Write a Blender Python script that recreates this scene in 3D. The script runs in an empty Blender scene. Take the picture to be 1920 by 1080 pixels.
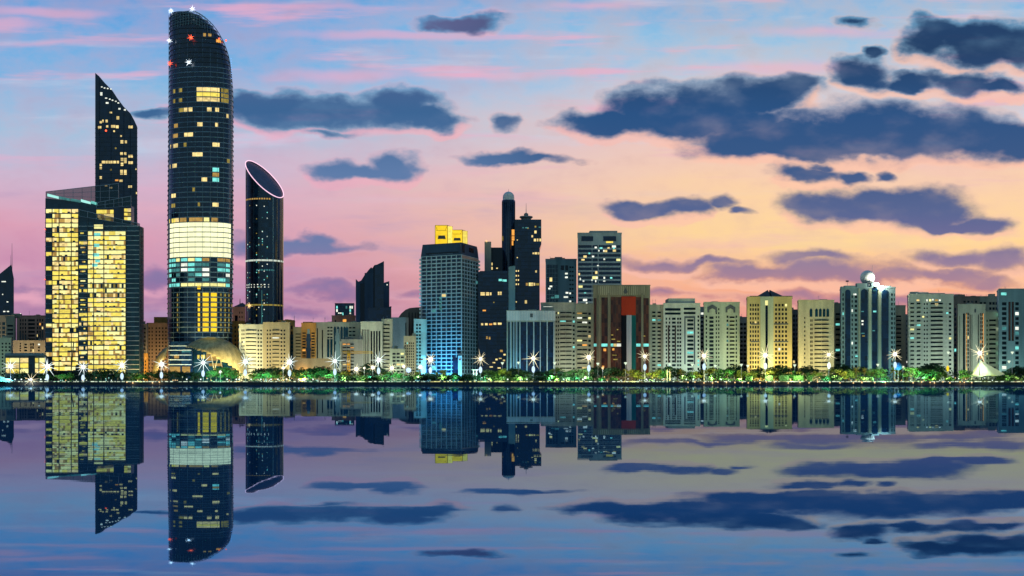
import bpy, math, random
from mathutils import Vector

# ------------------------------------------------------------------ basics
random.seed(11)
SC = bpy.context.scene
COL = SC.collection
F, CX, HY = 2638.0, 960.0, 722.0          # lens in photo pixels, principal column, eye level row
G = 2.2                                   # height of the land above the eye level of the camera (z = 0)

def X(px, D): return (px - CX) / F * D
def Z(py, D): return (HY - py) / F * D
def lin(c):
    r = []
    for v in c[:3]:
        v = v / 255.0
        r.append(v / 12.92 if v <= 0.04045 else ((v + 0.055) / 1.055) ** 2.4)
    return (r[0], r[1], r[2], 1.0)

# ------------------------------------------------------------------ materials
MATS = {}
def new_mat(name):
    m = bpy.data.materials.new(name); m.use_nodes = True
    m.node_tree.nodes.clear()
    MATS[name] = m
    return m, m.node_tree.nodes, m.node_tree.links

def wall(name, col, rough=0.8, var=0.24, scale=0.12, metal=0.0, spec=0.3):
    m, N, L = new_mat(name)
    out = N.new('ShaderNodeOutputMaterial'); b = N.new('ShaderNodeBsdfPrincipled')
    tc = N.new('ShaderNodeTexCoord'); mp = N.new('ShaderNodeMapping')
    mp.inputs['Scale'].default_value = (1.6, 1.6, 0.22)
    n1 = N.new('ShaderNodeTexNoise'); n1.inputs['Scale'].default_value = scale; n1.inputs['Detail'].default_value = 6
    n2 = N.new('ShaderNodeTexNoise'); n2.inputs['Scale'].default_value = 1.4; n2.inputs['Detail'].default_value = 2
    ad = N.new('ShaderNodeMath'); ad.operation = 'MULTIPLY_ADD'; ad.inputs[1].default_value = 0.5
    mx = N.new('ShaderNodeMapRange'); mx.inputs[1].default_value = 0.5; mx.inputs[2].default_value = 1.0
    mx.inputs[3].default_value = 1 - var; mx.inputs[4].default_value = 1 + var
    hs = N.new('ShaderNodeVectorMath'); hs.operation = 'SCALE'; hs.inputs[0].default_value = col[:3]
    L.new(tc.outputs['Object'], mp.inputs[0]); L.new(mp.outputs[0], n1.inputs['Vector']); L.new(tc.outputs['Object'], n2.inputs['Vector'])
    L.new(n2.outputs[0], ad.inputs[0]); L.new(n1.outputs[0], ad.inputs[2]); L.new(ad.outputs[0], mx.inputs[0])
    L.new(mx.outputs[0], hs.inputs['Scale']); L.new(hs.outputs[0], b.inputs['Base Color'])
    b.inputs['Roughness'].default_value = rough; b.inputs['Metallic'].default_value = metal
    b.inputs['Specular IOR Level'].default_value = spec
    L.new(b.outputs[0], out.inputs[0])
    return m

def glass(name, col, rough=0.1, spec=0.5, var=0.5, bump=0.02):
    """dark facade glass: tone differs a little from pane to pane, slight waviness"""
    m, N, L = new_mat(name)
    out = N.new('ShaderNodeOutputMaterial'); b = N.new('ShaderNodeBsdfPrincipled')
    oi = N.new('ShaderNodeObjectInfo'); tc = N.new('ShaderNodeTexCoord')
    mp = N.new('ShaderNodeMapping'); mp.inputs['Scale'].default_value = (0.33, 0.33, 0.27)
    wn = N.new('ShaderNodeTexWhiteNoise')
    sn = N.new('ShaderNodeVectorMath'); sn.operation = 'FLOOR'
    av = N.new('ShaderNodeMath'); av.operation = 'ADD'
    fr = N.new('ShaderNodeMath'); fr.operation = 'FRACT'
    mr = N.new('ShaderNodeMapRange'); mr.inputs[3].default_value = 1 - var; mr.inputs[4].default_value = 1 + var
    sc = N.new('ShaderNodeVectorMath'); sc.operation = 'SCALE'; sc.inputs[0].default_value = col[:3]
    L.new(tc.outputs['Object'], mp.inputs[0]); L.new(mp.outputs[0], sn.inputs[0]); L.new(sn.outputs[0], wn.inputs['Vector'])
    L.new(wn.outputs['Value'], av.inputs[0]); L.new(oi.outputs['Random'], av.inputs[1]); L.new(av.outputs[0], fr.inputs[0])
    L.new(fr.outputs[0], mr.inputs[0]); L.new(mr.outputs[0], sc.inputs['Scale']); L.new(sc.outputs[0], b.inputs['Base Color'])
    b.inputs['Roughness'].default_value = rough; b.inputs['Specular IOR Level'].default_value = spec
    if bump:
        nz = N.new('ShaderNodeTexNoise'); nz.inputs['Scale'].default_value = 0.5
        bp = N.new('ShaderNodeBump'); bp.inputs['Strength'].default_value = bump; bp.inputs['Distance'].default_value = 1
        L.new(tc.outputs['Object'], nz.inputs['Vector']); L.new(nz.outputs[0], bp.inputs['Height']); L.new(bp.outputs[0], b.inputs['Normal'])
    L.new(b.outputs[0], out.inputs[0])
    return m

def lit(name, col, strength=1.0, var=0.62, cell=(0.45, 0.45, 0.6), nee=False):
    """a lit window: the room behind differs from bay to bay (furniture, blinds, ceiling lamps)"""
    m, N, L = new_mat(name)
    out = N.new('ShaderNodeOutputMaterial'); e = N.new('ShaderNodeEmission')
    oi = N.new('ShaderNodeObjectInfo'); geo = N.new('ShaderNodeNewGeometry')
    mp = N.new('ShaderNodeMapping'); mp.inputs['Scale'].default_value = cell
    fl = N.new('ShaderNodeVectorMath'); fl.operation = 'FLOOR'
    wn = N.new('ShaderNodeTexWhiteNoise')
    nz = N.new('ShaderNodeTexNoise'); nz.inputs['Scale'].default_value = 0.9; nz.inputs['Detail'].default_value = 5; nz.inputs['Roughness'].default_value = .7
    a = N.new('ShaderNodeMath'); a.operation = 'MULTIPLY_ADD'; a.inputs[1].default_value = 0.6
    b = N.new('ShaderNodeMath'); b.operation = 'MULTIPLY_ADD'; b.inputs[1].default_value = 0.5
    mr = N.new('ShaderNodeMapRange'); mr.inputs[1].default_value = 0.25; mr.inputs[2].default_value = 1.4
    mr.inputs[3].default_value = strength * (1 - var); mr.inputs[4].default_value = strength * (1 + var * 0.45)
    L.new(geo.outputs['Position'], mp.inputs[0]); L.new(mp.outputs[0], fl.inputs[0]); L.new(fl.outputs[0], wn.inputs['Vector'])
    L.new(geo.outputs['Position'], nz.inputs['Vector'])
    L.new(wn.outputs['Value'], a.inputs[0]); L.new(nz.outputs[0], a.inputs[2])
    L.new(oi.outputs['Random'], b.inputs[0]); L.new(a.outputs[0], b.inputs[2])
    L.new(b.outputs[0], mr.inputs[0])
    e.inputs['Color'].default_value = (*col[:3], 1); L.new(mr.outputs[0], e.inputs['Strength'])
    L.new(e.outputs[0], out.inputs[0])
    m.cycles.emission_sampling = 'FRONT' if nee else 'NONE'
    return m

def lamp_mat(name, col, strength):
    m, N, L = new_mat(name)
    out = N.new('ShaderNodeOutputMaterial'); e = N.new('ShaderNodeEmission')
    e.inputs['Color'].default_value = (*col[:3], 1); e.inputs['Strength'].default_value = strength
    L.new(e.outputs[0], out.inputs[0]); m.cycles.emission_sampling = 'NONE'
    return m

def leaf_mat(name, col, var=0.45, transl=0.35):
    m, N, L = new_mat(name)
    out = N.new('ShaderNodeOutputMaterial'); d = N.new('ShaderNodeBsdfDiffuse'); t = N.new('ShaderNodeBsdfTranslucent')
    mx = N.new('ShaderNodeMixShader'); mx.inputs[0].default_value = transl
    oi = N.new('ShaderNodeObjectInfo'); g = N.new('ShaderNodeNewGeometry')
    wn = N.new('ShaderNodeTexNoise'); wn.inputs['Scale'].default_value = 0.8; wn.inputs['Detail'].default_value = 3
    mr = N.new('ShaderNodeMapRange'); mr.inputs[1].default_value = 0.25; mr.inputs[2].default_value = 0.75
    mr.inputs[3].default_value = 1 - var; mr.inputs[4].default_value = 1 + var
    hs = N.new('ShaderNodeHueSaturation'); hs.inputs['Color'].default_value = (*col[:3], 1)
    h = N.new('ShaderNodeMapRange'); h.inputs[3].default_value = 0.47; h.inputs[4].default_value = 0.53
    L.new(oi.outputs['Random'], h.inputs[0]); L.new(h.outputs[0], hs.inputs['Hue'])
    L.new(g.outputs['Position'], wn.inputs['Vector']); L.new(wn.outputs[0], mr.inputs[0]); L.new(mr.outputs[0], hs.inputs['Value'])
    L.new(hs.outputs[0], d.inputs[0]); L.new(hs.outputs[0], t.inputs[0])
    L.new(d.outputs[0], mx.inputs[1]); L.new(t.outputs[0], mx.inputs[2]); L.new(mx.outputs[0], out.inputs[0])
    return m

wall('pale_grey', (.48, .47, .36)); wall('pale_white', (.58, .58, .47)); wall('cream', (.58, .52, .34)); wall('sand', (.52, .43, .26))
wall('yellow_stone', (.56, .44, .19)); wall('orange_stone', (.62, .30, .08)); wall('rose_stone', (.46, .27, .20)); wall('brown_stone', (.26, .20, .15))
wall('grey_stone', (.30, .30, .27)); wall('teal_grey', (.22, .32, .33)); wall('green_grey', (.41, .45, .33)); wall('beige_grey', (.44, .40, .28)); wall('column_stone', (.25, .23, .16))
wall('dark_stone', (.10, .11, .12)); wall('slate', (.030, .060, .105), rough=.35, var=.3); wall('dark_brown', (.06, .04, .03), rough=.35)
wall('fin_white', (.52, .60, .62), rough=.5); wall('grid_paint', (.40, .50, .54), rough=.5); wall('spandrel', (.17, .26, .34), rough=.45); wall('steel', (.35, .38, .40), rough=.4, metal=.7)
wall('spandrel_dark', (.05, .07, .085), rough=.4); wall('brass', (.46, .38, .19), rough=.34, metal=.4, scale=.25, var=.45)
wall('roof_dark', (.07, .075, .08)); wall('white_paint', (.75, .75, .72), rough=.5); wall('yellow_paint', (.65, .42, .05), rough=.5)
wall('concrete', (.20, .20, .19)); wall('quay_stone', (.05, .055, .06)); wall('paving', (.16, .155, .15)); wall('soil', (.10, .09, .07))
wall('membrane', (.74, .76, .42), rough=.6, var=.08); wall('teal_canvas', (.15, .5, .5), rough=.7); wall('bark', (.10, .075, .05))
wall('flag_red', (.42, .045, .02), rough=.9, var=.12, scale=.05); wall('flag_black', (.008, .010, .014), rough=.9)
wall('flag_white', (.42, .46, .50), rough=.9, var=.1); wall('flag_green', (.01, .11, .11), rough=.9)
glass('glass', (.002, .009, .014), rough=.3, spec=.25); glass('glass_navy', (.003, .017, .046), rough=.12, var=.5, spec=.75); glass('glass_teal', (.006, .038, .056), var=.4, spec=.7)
glass('glass_brown', (.075, .024, .008), var=.6); glass('glass_blue', (.01, .06, .13), var=.4); glass('glass_black', (.001, .004, .012), var=.3, rough=.2)
lit('lit_warm', (1, .76, .30), 1.0); lit('lit_yellow', (1, .80, .14), 1.0, .42); lit('lit_pale', (1, .93, .36), 1.1, .3)
lit('lit_white', (.95, 1, .85), 1.1, .4); lit('lit_teal', (.25, .95, .85), .85, .6); lit('lit_orange', (1, .42, .08), .95, .5)
lit('lit_dim', (.72, .55, .12), .42, .7); lit('lit_cyan_dim', (.12, .45, .45), .45, .7); lit('lit_amber', (.9, .55, .15), .5, .5)
lit('lit_band', (1, 1, .60), 1.15, .30, (.3, .3, .24)); lit('lit_soft', (.8, .9, .75), .75, .55); lit('lit_gold', (1, .66, .03), 1.1, .25)
lamp_mat('lamp_white', (1, .95, .80), 2.2); lamp_mat('glare_spike', (1, .88, .55), 1.6); lamp_mat('glare_spike_cool', (.85, 1, .98), 1.6); lamp_mat('lamp_blue', (.62, .82, 1), 1.25); lamp_mat('lamp_warm', (1, .62, .25), 1.5)
lamp_mat('lamp_red', (1, .10, .04), 3); lamp_mat('lamp_globe', (.85, 1, .95), 1.5); lamp_mat('led_pink', (1, .62, .80), 1.35); lamp_mat('led_blue', (.2, .45, 1), 1.5)
lamp_mat('lamp_strip', (.85, 1, .75), 1.0); lamp_mat('lamp_cyan', (.45, 1, .90), .95); lamp_mat('lamp_cool', (.8, .92, 1), 3); lamp_mat('lamp_gold', (1, .72, .12), 2)
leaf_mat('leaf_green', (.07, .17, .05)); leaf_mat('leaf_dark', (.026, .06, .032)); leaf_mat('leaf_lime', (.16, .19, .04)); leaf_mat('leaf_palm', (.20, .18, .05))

def see_glass(name, col, alpha):
    m, N, L = new_mat(name)
    out = N.new('ShaderNodeOutputMaterial'); mx = N.new('ShaderNodeMixShader'); t = N.new('ShaderNodeBsdfTransparent'); b = N.new('ShaderNodeBsdfPrincipled')
    b.inputs['Base Color'].default_value = (*col, 1); b.inputs['Roughness'].default_value = .15
    mx.inputs[0].default_value = alpha
    L.new(t.outputs[0], mx.inputs[1]); L.new(b.outputs[0], mx.inputs[2]); L.new(mx.outputs[0], out.inputs[0])
see_glass('screen_glass', (.03, .07, .08), .55)

# ------------------------------------------------------------------ mesh builder
class MB:
    def __init__(s): s.v = []; s.f = []; s.m = []
    def quad(s, a, b, c, d, mi=0):
        i = len(s.v); s.v += [a, b, c, d]; s.f.append((i, i+1, i+2, i+3)); s.m.append(mi)
    def poly(s, pts, mi=0):
        i = len(s.v); s.v += list(pts); s.f.append(tuple(range(i, i+len(pts)))); s.m.append(mi)
    def box(s, x0, x1, y0, y1, z0, z1, mi=0):
        p = [(x0,y0,z0),(x1,y0,z0),(x1,y1,z0),(x0,y1,z0),(x0,y0,z1),(x1,y0,z1),(x1,y1,z1),(x0,y1,z1)]
        i = len(s.v); s.v += p
        for f in ((0,3,2,1),(4,5,6,7),(0,1,5,4),(1,2,6,5),(2,3,7,6),(3,0,4,7)):
            s.f.append(tuple(i+k for k in f)); s.m.append(mi)
    def prism_y(s, pts, y0, y1, mi=0, sx=0.0):
        """outline in x,z given a thickness along y"""
        n = len(pts); i = len(s.v)
        s.v += [(x, y0, z) for x, z in pts] + [(x+sx, y1, z) for x, z in pts]
        s.f.append(tuple(range(i, i+n))); s.m.append(mi)
        s.f.append(tuple(range(i+2*n-1, i+n-1, -1))); s.m.append(mi)
        for k in range(n):
            j = (k+1) % n
            s.f.append((i+k, i+n+k, i+n+j, i+j)); s.m.append(mi)
    def prism_z(s, pts, z0, z1, mi=0):
        n = len(pts); i = len(s.v)
        s.v += [(x, y, z0) for x, y in pts] + [(x, y, z1) for x, y in pts]
        s.f.append(tuple(range(i+n-1, i-1, -1))); s.m.append(mi)
        s.f.append(tuple(range(i+n, i+2*n))); s.m.append(mi)
        for k in range(n):
            j = (k+1) % n
            s.f.append((i+k, i+j, i+n+j, i+n+k)); s.m.append(mi)
    def tube(s, a, b, r0, r1=None, n=6, mi=0, cap=True):
        r1 = r0 if r1 is None else r1
        a = Vector(a); b = Vector(b); d = (b-a).normalized()
        u = d.orthogonal().normalized(); w = d.cross(u)
        i = len(s.v)
        for c, r in ((a, r0), (b, r1)):
            for k in range(n):
                t = 2*math.pi*k/n; s.v.append(tuple(c + (u*math.cos(t) + w*math.sin(t))*r))
        for k in range(n):
            j = (k+1) % n; s.f.append((i+k, i+j, i+n+j, i+n+k)); s.m.append(mi)
        if cap:
            s.f.append(tuple(range(i+n-1, i-1, -1))); s.m.append(mi)
            s.f.append(tuple(range(i+n, i+2*n))); s.m.append(mi)
    def lathe(s, c, prof, n=20, mi=0):
        """profile of (radius, z) about the vertical through c"""
        i = len(s.v); cx, cy, cz = c
        for r, z in prof:
            for k in range(n):
                t = 2*math.pi*k/n; s.v.append((cx + r*math.cos(t), cy + r*math.sin(t), cz + z))
        for p in range(len(prof)-1):
            for k in range(n):
                j = (k+1) % n
                s.f.append((i+p*n+k, i+p*n+j, i+(p+1)*n+j, i+(p+1)*n+k)); s.m.append(mi)
    def ball(s, c, rx, ry=None, rz=None, n=12, h=8, mi=0):
        ry = ry or rx; rz = rz or rx
        i = len(s.v)
        for a in range(h+1):
            p = math.pi*a/h
            for k in range(n):
                t = 2*math.pi*k/n
                s.v.append((c[0]+rx*math.sin(p)*math.cos(t), c[1]+ry*math.sin(p)*math.sin(t), c[2]+rz*math.cos(p)))
        for a in range(h):
            for k in range(n):
                j = (k+1) % n; s.f.append((i+a*n+k, i+(a+1)*n+k, i+(a+1)*n+j, i+a*n+j)); s.m.append(mi)
    def mesh(s, name, mats, o=(0,0,0), smooth=False):
        me = bpy.data.meshes.new(name)
        me.from_pydata([(x-o[0], y-o[1], z-o[2]) for x, y, z in s.v], [], s.f)
        for mm in (mats if isinstance(mats, (list, tuple)) else [mats]): me.materials.append(MATS[mm])
        if isinstance(mats, (list, tuple)) and len(mats) > 1: me.polygons.foreach_set('material_index', s.m)
        if smooth: me.polygons.foreach_set('use_smooth', [True]*len(s.f))
        me.update()
        return me

def put(name, me, parent=None, loc=(0,0,0), rz=0.0, scale=None):
    o = bpy.data.objects.new(name, me); COL.objects.link(o)
    o.location = loc
    if rz: o.rotation_euler = (0, 0, rz)
    if scale: o.scale = scale
    if parent: o.parent = parent
    return o
def tag(o, label, cat, group=None):
    o['label'] = label; o['category'] = cat
    if group: o['group'] = group
    return o

THINGS = []
class Thing:
    """an Empty at the base of a thing, parts hang under it"""
    def __init__(s, name, label, cat, loc, group=None):
        s.o = bpy.data.objects.new(name, None); COL.objects.link(s.o); s.o.location = loc; s.loc = Vector(loc)
        s.o.empty_display_size = 1.0
        tag(s.o, label, cat, group); s.count = {}; s.rest = {}; THINGS.append(s)
    def part(s, name, mb, mats, smooth=False, parent=None, label=None):
        o = put(name, mb.mesh(name, mats, s.loc if parent is None else s.loc, smooth), parent or s.o)
        if label: o['label'] = label
        return o
    def pane(s, c, ang, w, h, mat, name, t=0.08, cap=96):
        """one window pane, its mesh shared with the panes of the same size"""
        k = s.count.get(name, 0); s.count[name] = k+1
        if k < cap:
            me = pane_mesh(w, h, mat, t)
            put(name, me, s.o, Vector(c) - s.loc, ang)
        else:
            s.rest.setdefault((name, mat), []).append((c, ang, w, h))
    def finish(s):
        for (name, mat), lst in s.rest.items():
            m = MB()
            for c, ang, w, h in lst:
                dx, dy = math.cos(ang)*w/2, math.sin(ang)*w/2
                m.quad((c[0]-dx, c[1]-dy, c[2]-h/2), (c[0]+dx, c[1]+dy, c[2]-h/2), (c[0]+dx, c[1]+dy, c[2]+h/2), (c[0]-dx, c[1]-dy, c[2]+h/2))
            o = s.part(name, m, mat); o['kind'] = 'stuff'
        s.rest = {}

PANES = {}
def pane_mesh(w, h, mat, t):
    key = (round(w, 2), round(h, 2), mat, t)
    if key not in PANES:
        m = MB(); m.box(-w/2, w/2, 0, t, -h/2, h/2)
        PANES[key] = m.mesh('pane', mat)
    return PANES[key]

def facade(T, mb, P0, P1, z0, z1, cols, rows, gl='glass', litp=0.0, litm=('lit_warm',), depth=0.5, rng=random, pick=None, mi=0):
    """a wall from P0 to P1 with openings at cols x rows, each opening with reveals and its own pane"""
    dx, dy = P1[0]-P0[0], P1[1]-P0[1]; Ln = math.hypot(dx, dy)
    if Ln < 0.05: return
    ux, uy = dx/Ln, dy/Ln; nx, ny = uy, -ux; ang = math.atan2(uy, ux)
    def pt(s, z, d=0.0): return (P0[0]+ux*s-nx*d, P0[1]+uy*s-ny*d, z)
    cols = [c for c in cols if c[0] > 0.02 and c[1] < Ln-0.02]; rows = [r for r in rows if r[0] > z0+0.02 and r[1] < z1-0.02]
    zz = z0
    for rb, rt in rows:
        mb.quad(pt(0, zz), pt(Ln, zz), pt(Ln, rb), pt(0, rb), mi)
        ss = 0
        for ca, cb in cols:
            mb.quad(pt(ss, rb), pt(ca, rb), pt(ca, rt), pt(ss, rt), mi)
            mb.quad(pt(ca, rb), pt(cb, rb), pt(cb, rb, depth), pt(ca, rb, depth), mi)
            mb.quad(pt(ca, rt, depth), pt(cb, rt, depth), pt(cb, rt), pt(ca, rt), mi)
            mb.quad(pt(ca, rb, depth), pt(ca, rt, depth), pt(ca, rt), pt(ca, rb), mi)
            mb.quad(pt(cb, rb), pt(cb, rt), pt(cb, rt, depth), pt(cb, rb, depth), mi)
            ss = cb
        mb.quad(pt(ss, rb), pt(Ln, rb), pt(Ln, rt), pt(ss, rt), mi)
        zz = rt
    mb.quad(pt(0, zz), pt(Ln, zz), pt(Ln, z1), pt(0, z1), mi)
    for j, (rb, rt) in enumerate(rows):
        for i, (ca, cb) in enumerate(cols):
            c = pt((ca+cb)/2, (rb+rt)/2, depth - 0.1)
            mt, nm = gl, 'window'
            if pick: mt = pick(i, j) or gl
            elif rt-rb < 12 and rng.random() < litp*.55: mt = rng.choice(litm)
            if mt.startswith('lit'): nm = 'lit_window'
            # long window bands are cut up so that only a bay or two of them is lit
            if mt.startswith('lit') and (cb-ca) > 9 and not pick:
                n = int((cb-ca)/4); k = rng.randrange(n); w = (cb-ca)/n
                T.pane(c, ang, cb-ca+.3, rt-rb+.3, gl, 'window')
                T.pane(pt(ca+w*(k+.5), (rb+rt)/2, depth-.2), ang, w*.9, (rt-rb)*.8, mt, nm)
            else:
                T.pane(c, ang, cb-ca+.3, rt-rb+.3, mt, nm)

def even(a, b, n, wf):
    """n openings of width share wf spread evenly between a and b"""
    p = (b-a)/n
    return [(a+p*(i+.5-wf/2), a+p*(i+.5+wf/2)) for i in range(n)]

WARMS = ('lit_warm', 'lit_warm', 'lit_pale', 'lit_white', 'lit_teal')
YB = 712
ROOFSEED = [0]
def block(label, D, x0, x1, yt, dep, wm, secs, name='apartment_block', cat='building', litp=.05, litm=WARMS, gl='glass', roof=3, side=3, group=None, parapet=.9, pent=None):
    """a building seen nearly square on. secs: (px a, px b, columns, width share, top row, bottom row, rows, height share[, glass])"""
    xl = X(x0, D); xr = X(x1, D)
    if xr - xl < 2: xr = xl + 2
    zt = Z(yt, D)
    T = Thing(name, label, cat, ((xl+xr)/2, D+dep/2, G), group)
    mb = MB()
    rng = random.Random(hash(label) % 100000 if False else sum(ord(c)*(i+1) for i, c in enumerate(label)))
    srows = None; sx = (xl+xr)/2/D*dep*.8; A, B, C, E = (xl, D), (xr, D), (xr+sx, D+dep), (xl+sx, D+dep)
    spans = []
    for s in secs:
        a = max(xl, min(xr, X(s[0], D))); b = max(xl, min(xr, X(s[1], D)))
        if b - a > .5: spans.append((a, b, s))
    cur = xl
    for a, b, s in spans:
        if a - cur > .05: facade(T, mb, (cur, D), (a, D), G, zt, [], [])
        za, zb = Z(s[4], D), Z(s[5], D)
        rows = even(zb, za, s[6], min(.97, s[7]*1.14) if s[6] > 3 else s[7])
        if srows is None: srows = rows
        g = s[8] if len(s) > 8 else gl
        facade(T, mb, (a, D), (b, D), G, zt, even(0, b-a, s[2], s[3] if s[3] > .78 else min(.78, s[3]*1.12)), rows, g, litp, litm, rng=rng)
        if name == 'apartment_block' and s[3] >= .78 and s[6] >= 6:
            for ca, cb in even(0, b-a, s[2], s[3]):
                for rb, rt in rows[:45]:
                    key = ('balcony', round(cb-ca, 2), wm)
                    if key not in PANES:
                        q = MB(); q.box(-(cb-ca)/2-.15, (cb-ca)/2+.15, -1.15, .05, -.18, .0); q.box(-(cb-ca)/2-.15, (cb-ca)/2+.15, -1.15, -1.0, .003, .62); PANES[key] = q.mesh('balcony', wm)
                    put('balcony', PANES[key], T.o, Vector((a+(ca+cb)/2, D-.003, rb)) - T.loc)
        cur = b
    if xr - cur > .05: facade(T, mb, (cur, D), (xr, D), G, zt, [], [])
    rows = srows or []
    cs = even(1, dep-1, side, .5) if side else []
    vr = x1 < CX; vl = x0 > CX
    facade(T, mb, B, C, G, zt, cs if vr else [], rows if vr else [], gl, litp, litm, rng=rng)
    facade(T, mb, E, A, G, zt, cs if vl else [], rows if vl else [], gl, litp, litm, rng=rng)
    facade(T, mb, C, E, G, zt, [], [])
    T.part('wall', mb, wm)
    cen = ((A[0]+C[0])/2, (A[1]+C[1])/2)
    def ins(p, d): v = Vector((cen[0]-p[0], cen[1]-p[1])); v = v/max(abs(v.x), abs(v.y)); return (p[0]+v.x*d, p[1]+v.y*d)
    r = MB(); r.prism_z([ins(p, .3) for p in (A, B, C, E)], zt-1.2, zt-.6)
    T.part('roof', r, 'roof_dark')
    if parapet:
        p = MB(); o_ = [ins(q, -.25) for q in (A, B, C, E)]; i_ = [ins(q, .25) for q in (A, B, C, E)]
        for a in range(4):
            b = (a+1) % 4; p.prism_z([o_[a], o_[b], i_[b], i_[a]], zt+.003, zt+parapet)
        T.part('parapet', p, wm)
    w = xr-xl
    for k in range(roof):
        cx = xl + w*rng.uniform(.15, .85); bw = rng.uniform(1.2, max(1.6, w*.13)); bh = rng.uniform(1.6, 3.6); cy = D+dep*rng.uniform(.2, .7)
        q = MB(); q.box(max(xl+.5, cx-bw), min(xr-.5, cx+bw), cy, cy+5, zt-.6, zt+bh)
        T.part('roof_plant_room', q, 'grey_stone' if k % 2 else wm)
    for k in range(roof):
        cx = xl + w*rng.uniform(.1, .9); cy = D+dep*rng.uniform(.2, .6); q = MB()
        hh = rng.uniform(2.5, 6.5)
        q.tube((cx, cy, zt-.6), (cx, cy, zt+hh), .12, .07, 5); q.tube((cx-.8, cy, zt+hh*.8), (cx+.8, cy, zt+hh*.8), .06, .06, 4)
        T.part('antenna', q, 'steel')
    if pent:      # set-back top storey: px a, px b, top row
        q = MB(); q.box(X(pent[0], D), X(pent[1], D), D+3, D+dep-3, zt-.6, Z(pent[2], D)); T.part('penthouse', q, pent[3] if len(pent) > 3 else wm)
    T.xl, T.xr, T.zt, T.D, T.dep = xl, xr, zt, D, dep
    return T

def rect(T, D, x0, x1, y0, y1, mat, name, proud=.35, thick=.4):
    """a slab on the front plane, pixel extents turned into metres at distance D"""
    m = MB(); m.box(X(x0, D), X(x1, D), D-proud, D-proud+thick, Z(y1, D), Z(y0, D))
    return T.part(name, m, mat)
def lit_px(T, D, lst, mat, proud=.12):
    for q in lst:
        x, y, w, h = q[:4]
        T.pane((X(x, D), D-proud, Z(y, D)), 0, w/F*D, h/F*D, q[4] if len(q) > 4 else mat, 'lit_window')
def arch(T, D, x0, x1, y0, y1, mat, name='arched_window', proud=.25, pointed=False):
    """a tall strip that ends in an arch on top"""
    a, b, zb, zt = X(x0, D), X(x1, D), Z(y1, D), Z(y0, D); r = (b-a)/2; c = (a+b)/2
    pts = [(a, zb), (b, zb)]
    for k in range(9):
        t = math.pi*k/8
        if pointed: pts.append((c + r*math.cos(t), zt - r*1.2 + r*1.2*(1-abs(math.cos(t)))**.8))
        else: pts.append((c + r*math.cos(t), zt - r + r*math.sin(t)))
    m = MB(); m.prism_y(pts, D-proud, D-proud+.6)
    return T.part(name, m, mat)
def sil(label, name, D, pts, dep, mat, cat='tower'):
    xs = [p[0] for p in pts]
    T = Thing(name, label, cat, (X((min(xs)+max(xs))/2, D), D+dep/2, G))
    m = MB(); m.prism_y([(X(x, D), max(G, Z(y, D))) for x, y in pts], D, D+dep, sx=X((min(xs)+max(xs))/2, D)/D*dep)
    T.part('glass_facade', m, mat); T.D = D
    return T
def mast(T, D, px, y0, y1, r=.35, dy=10, name='antenna', mat='steel'):
    m = MB(); e = D+dy; m.tube((X(px, e), e, Z(y1, e)-2), (X(px, e), e, Z(y0, e)), r, r*.3, 6); return T.part(name, m, mat)
def bead(T, D, px, py, r, mat, name='warning_light', dy=-.6):
    m = MB(); m.ball((X(px, D), D+dy, Z(py, D)), r); return T.part(name, m, mat, True)

# ------------------------------------------------------------------ lights
def light(kind, name, loc, col, power, target=None, size=.4, angle=120, blend=.9):
    ld = bpy.data.lights.new(name, kind); ld.color = col; ld.energy = power
    ld.shadow_soft_size = size
    o = bpy.data.objects.new(name, ld); COL.objects.link(o); o.location = loc
    o.visible_camera = False; o.visible_glossy = False      # visible lamp bodies are emissive meshes; floods and fill have none
    if kind == 'SPOT':
        ld.spot_size = math.radians(angle); ld.spot_blend = blend
        o.rotation_euler = (Vector(target)-Vector(loc)).to_track_quat('-Z', 'Y').to_euler()
    return o
def flood(px, D, py, col, power, back=32, angle=130, aim=.5):
    zt = Z(py, D)
    light('SPOT', 'facade_flood_fill', (X(px, D), D-back, G+1.5), col, power*1.9, (X(px, D), D, G+(zt-G)*aim), .3, angle)  # no fixture; serves floodlit facades and added fill alike

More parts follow.
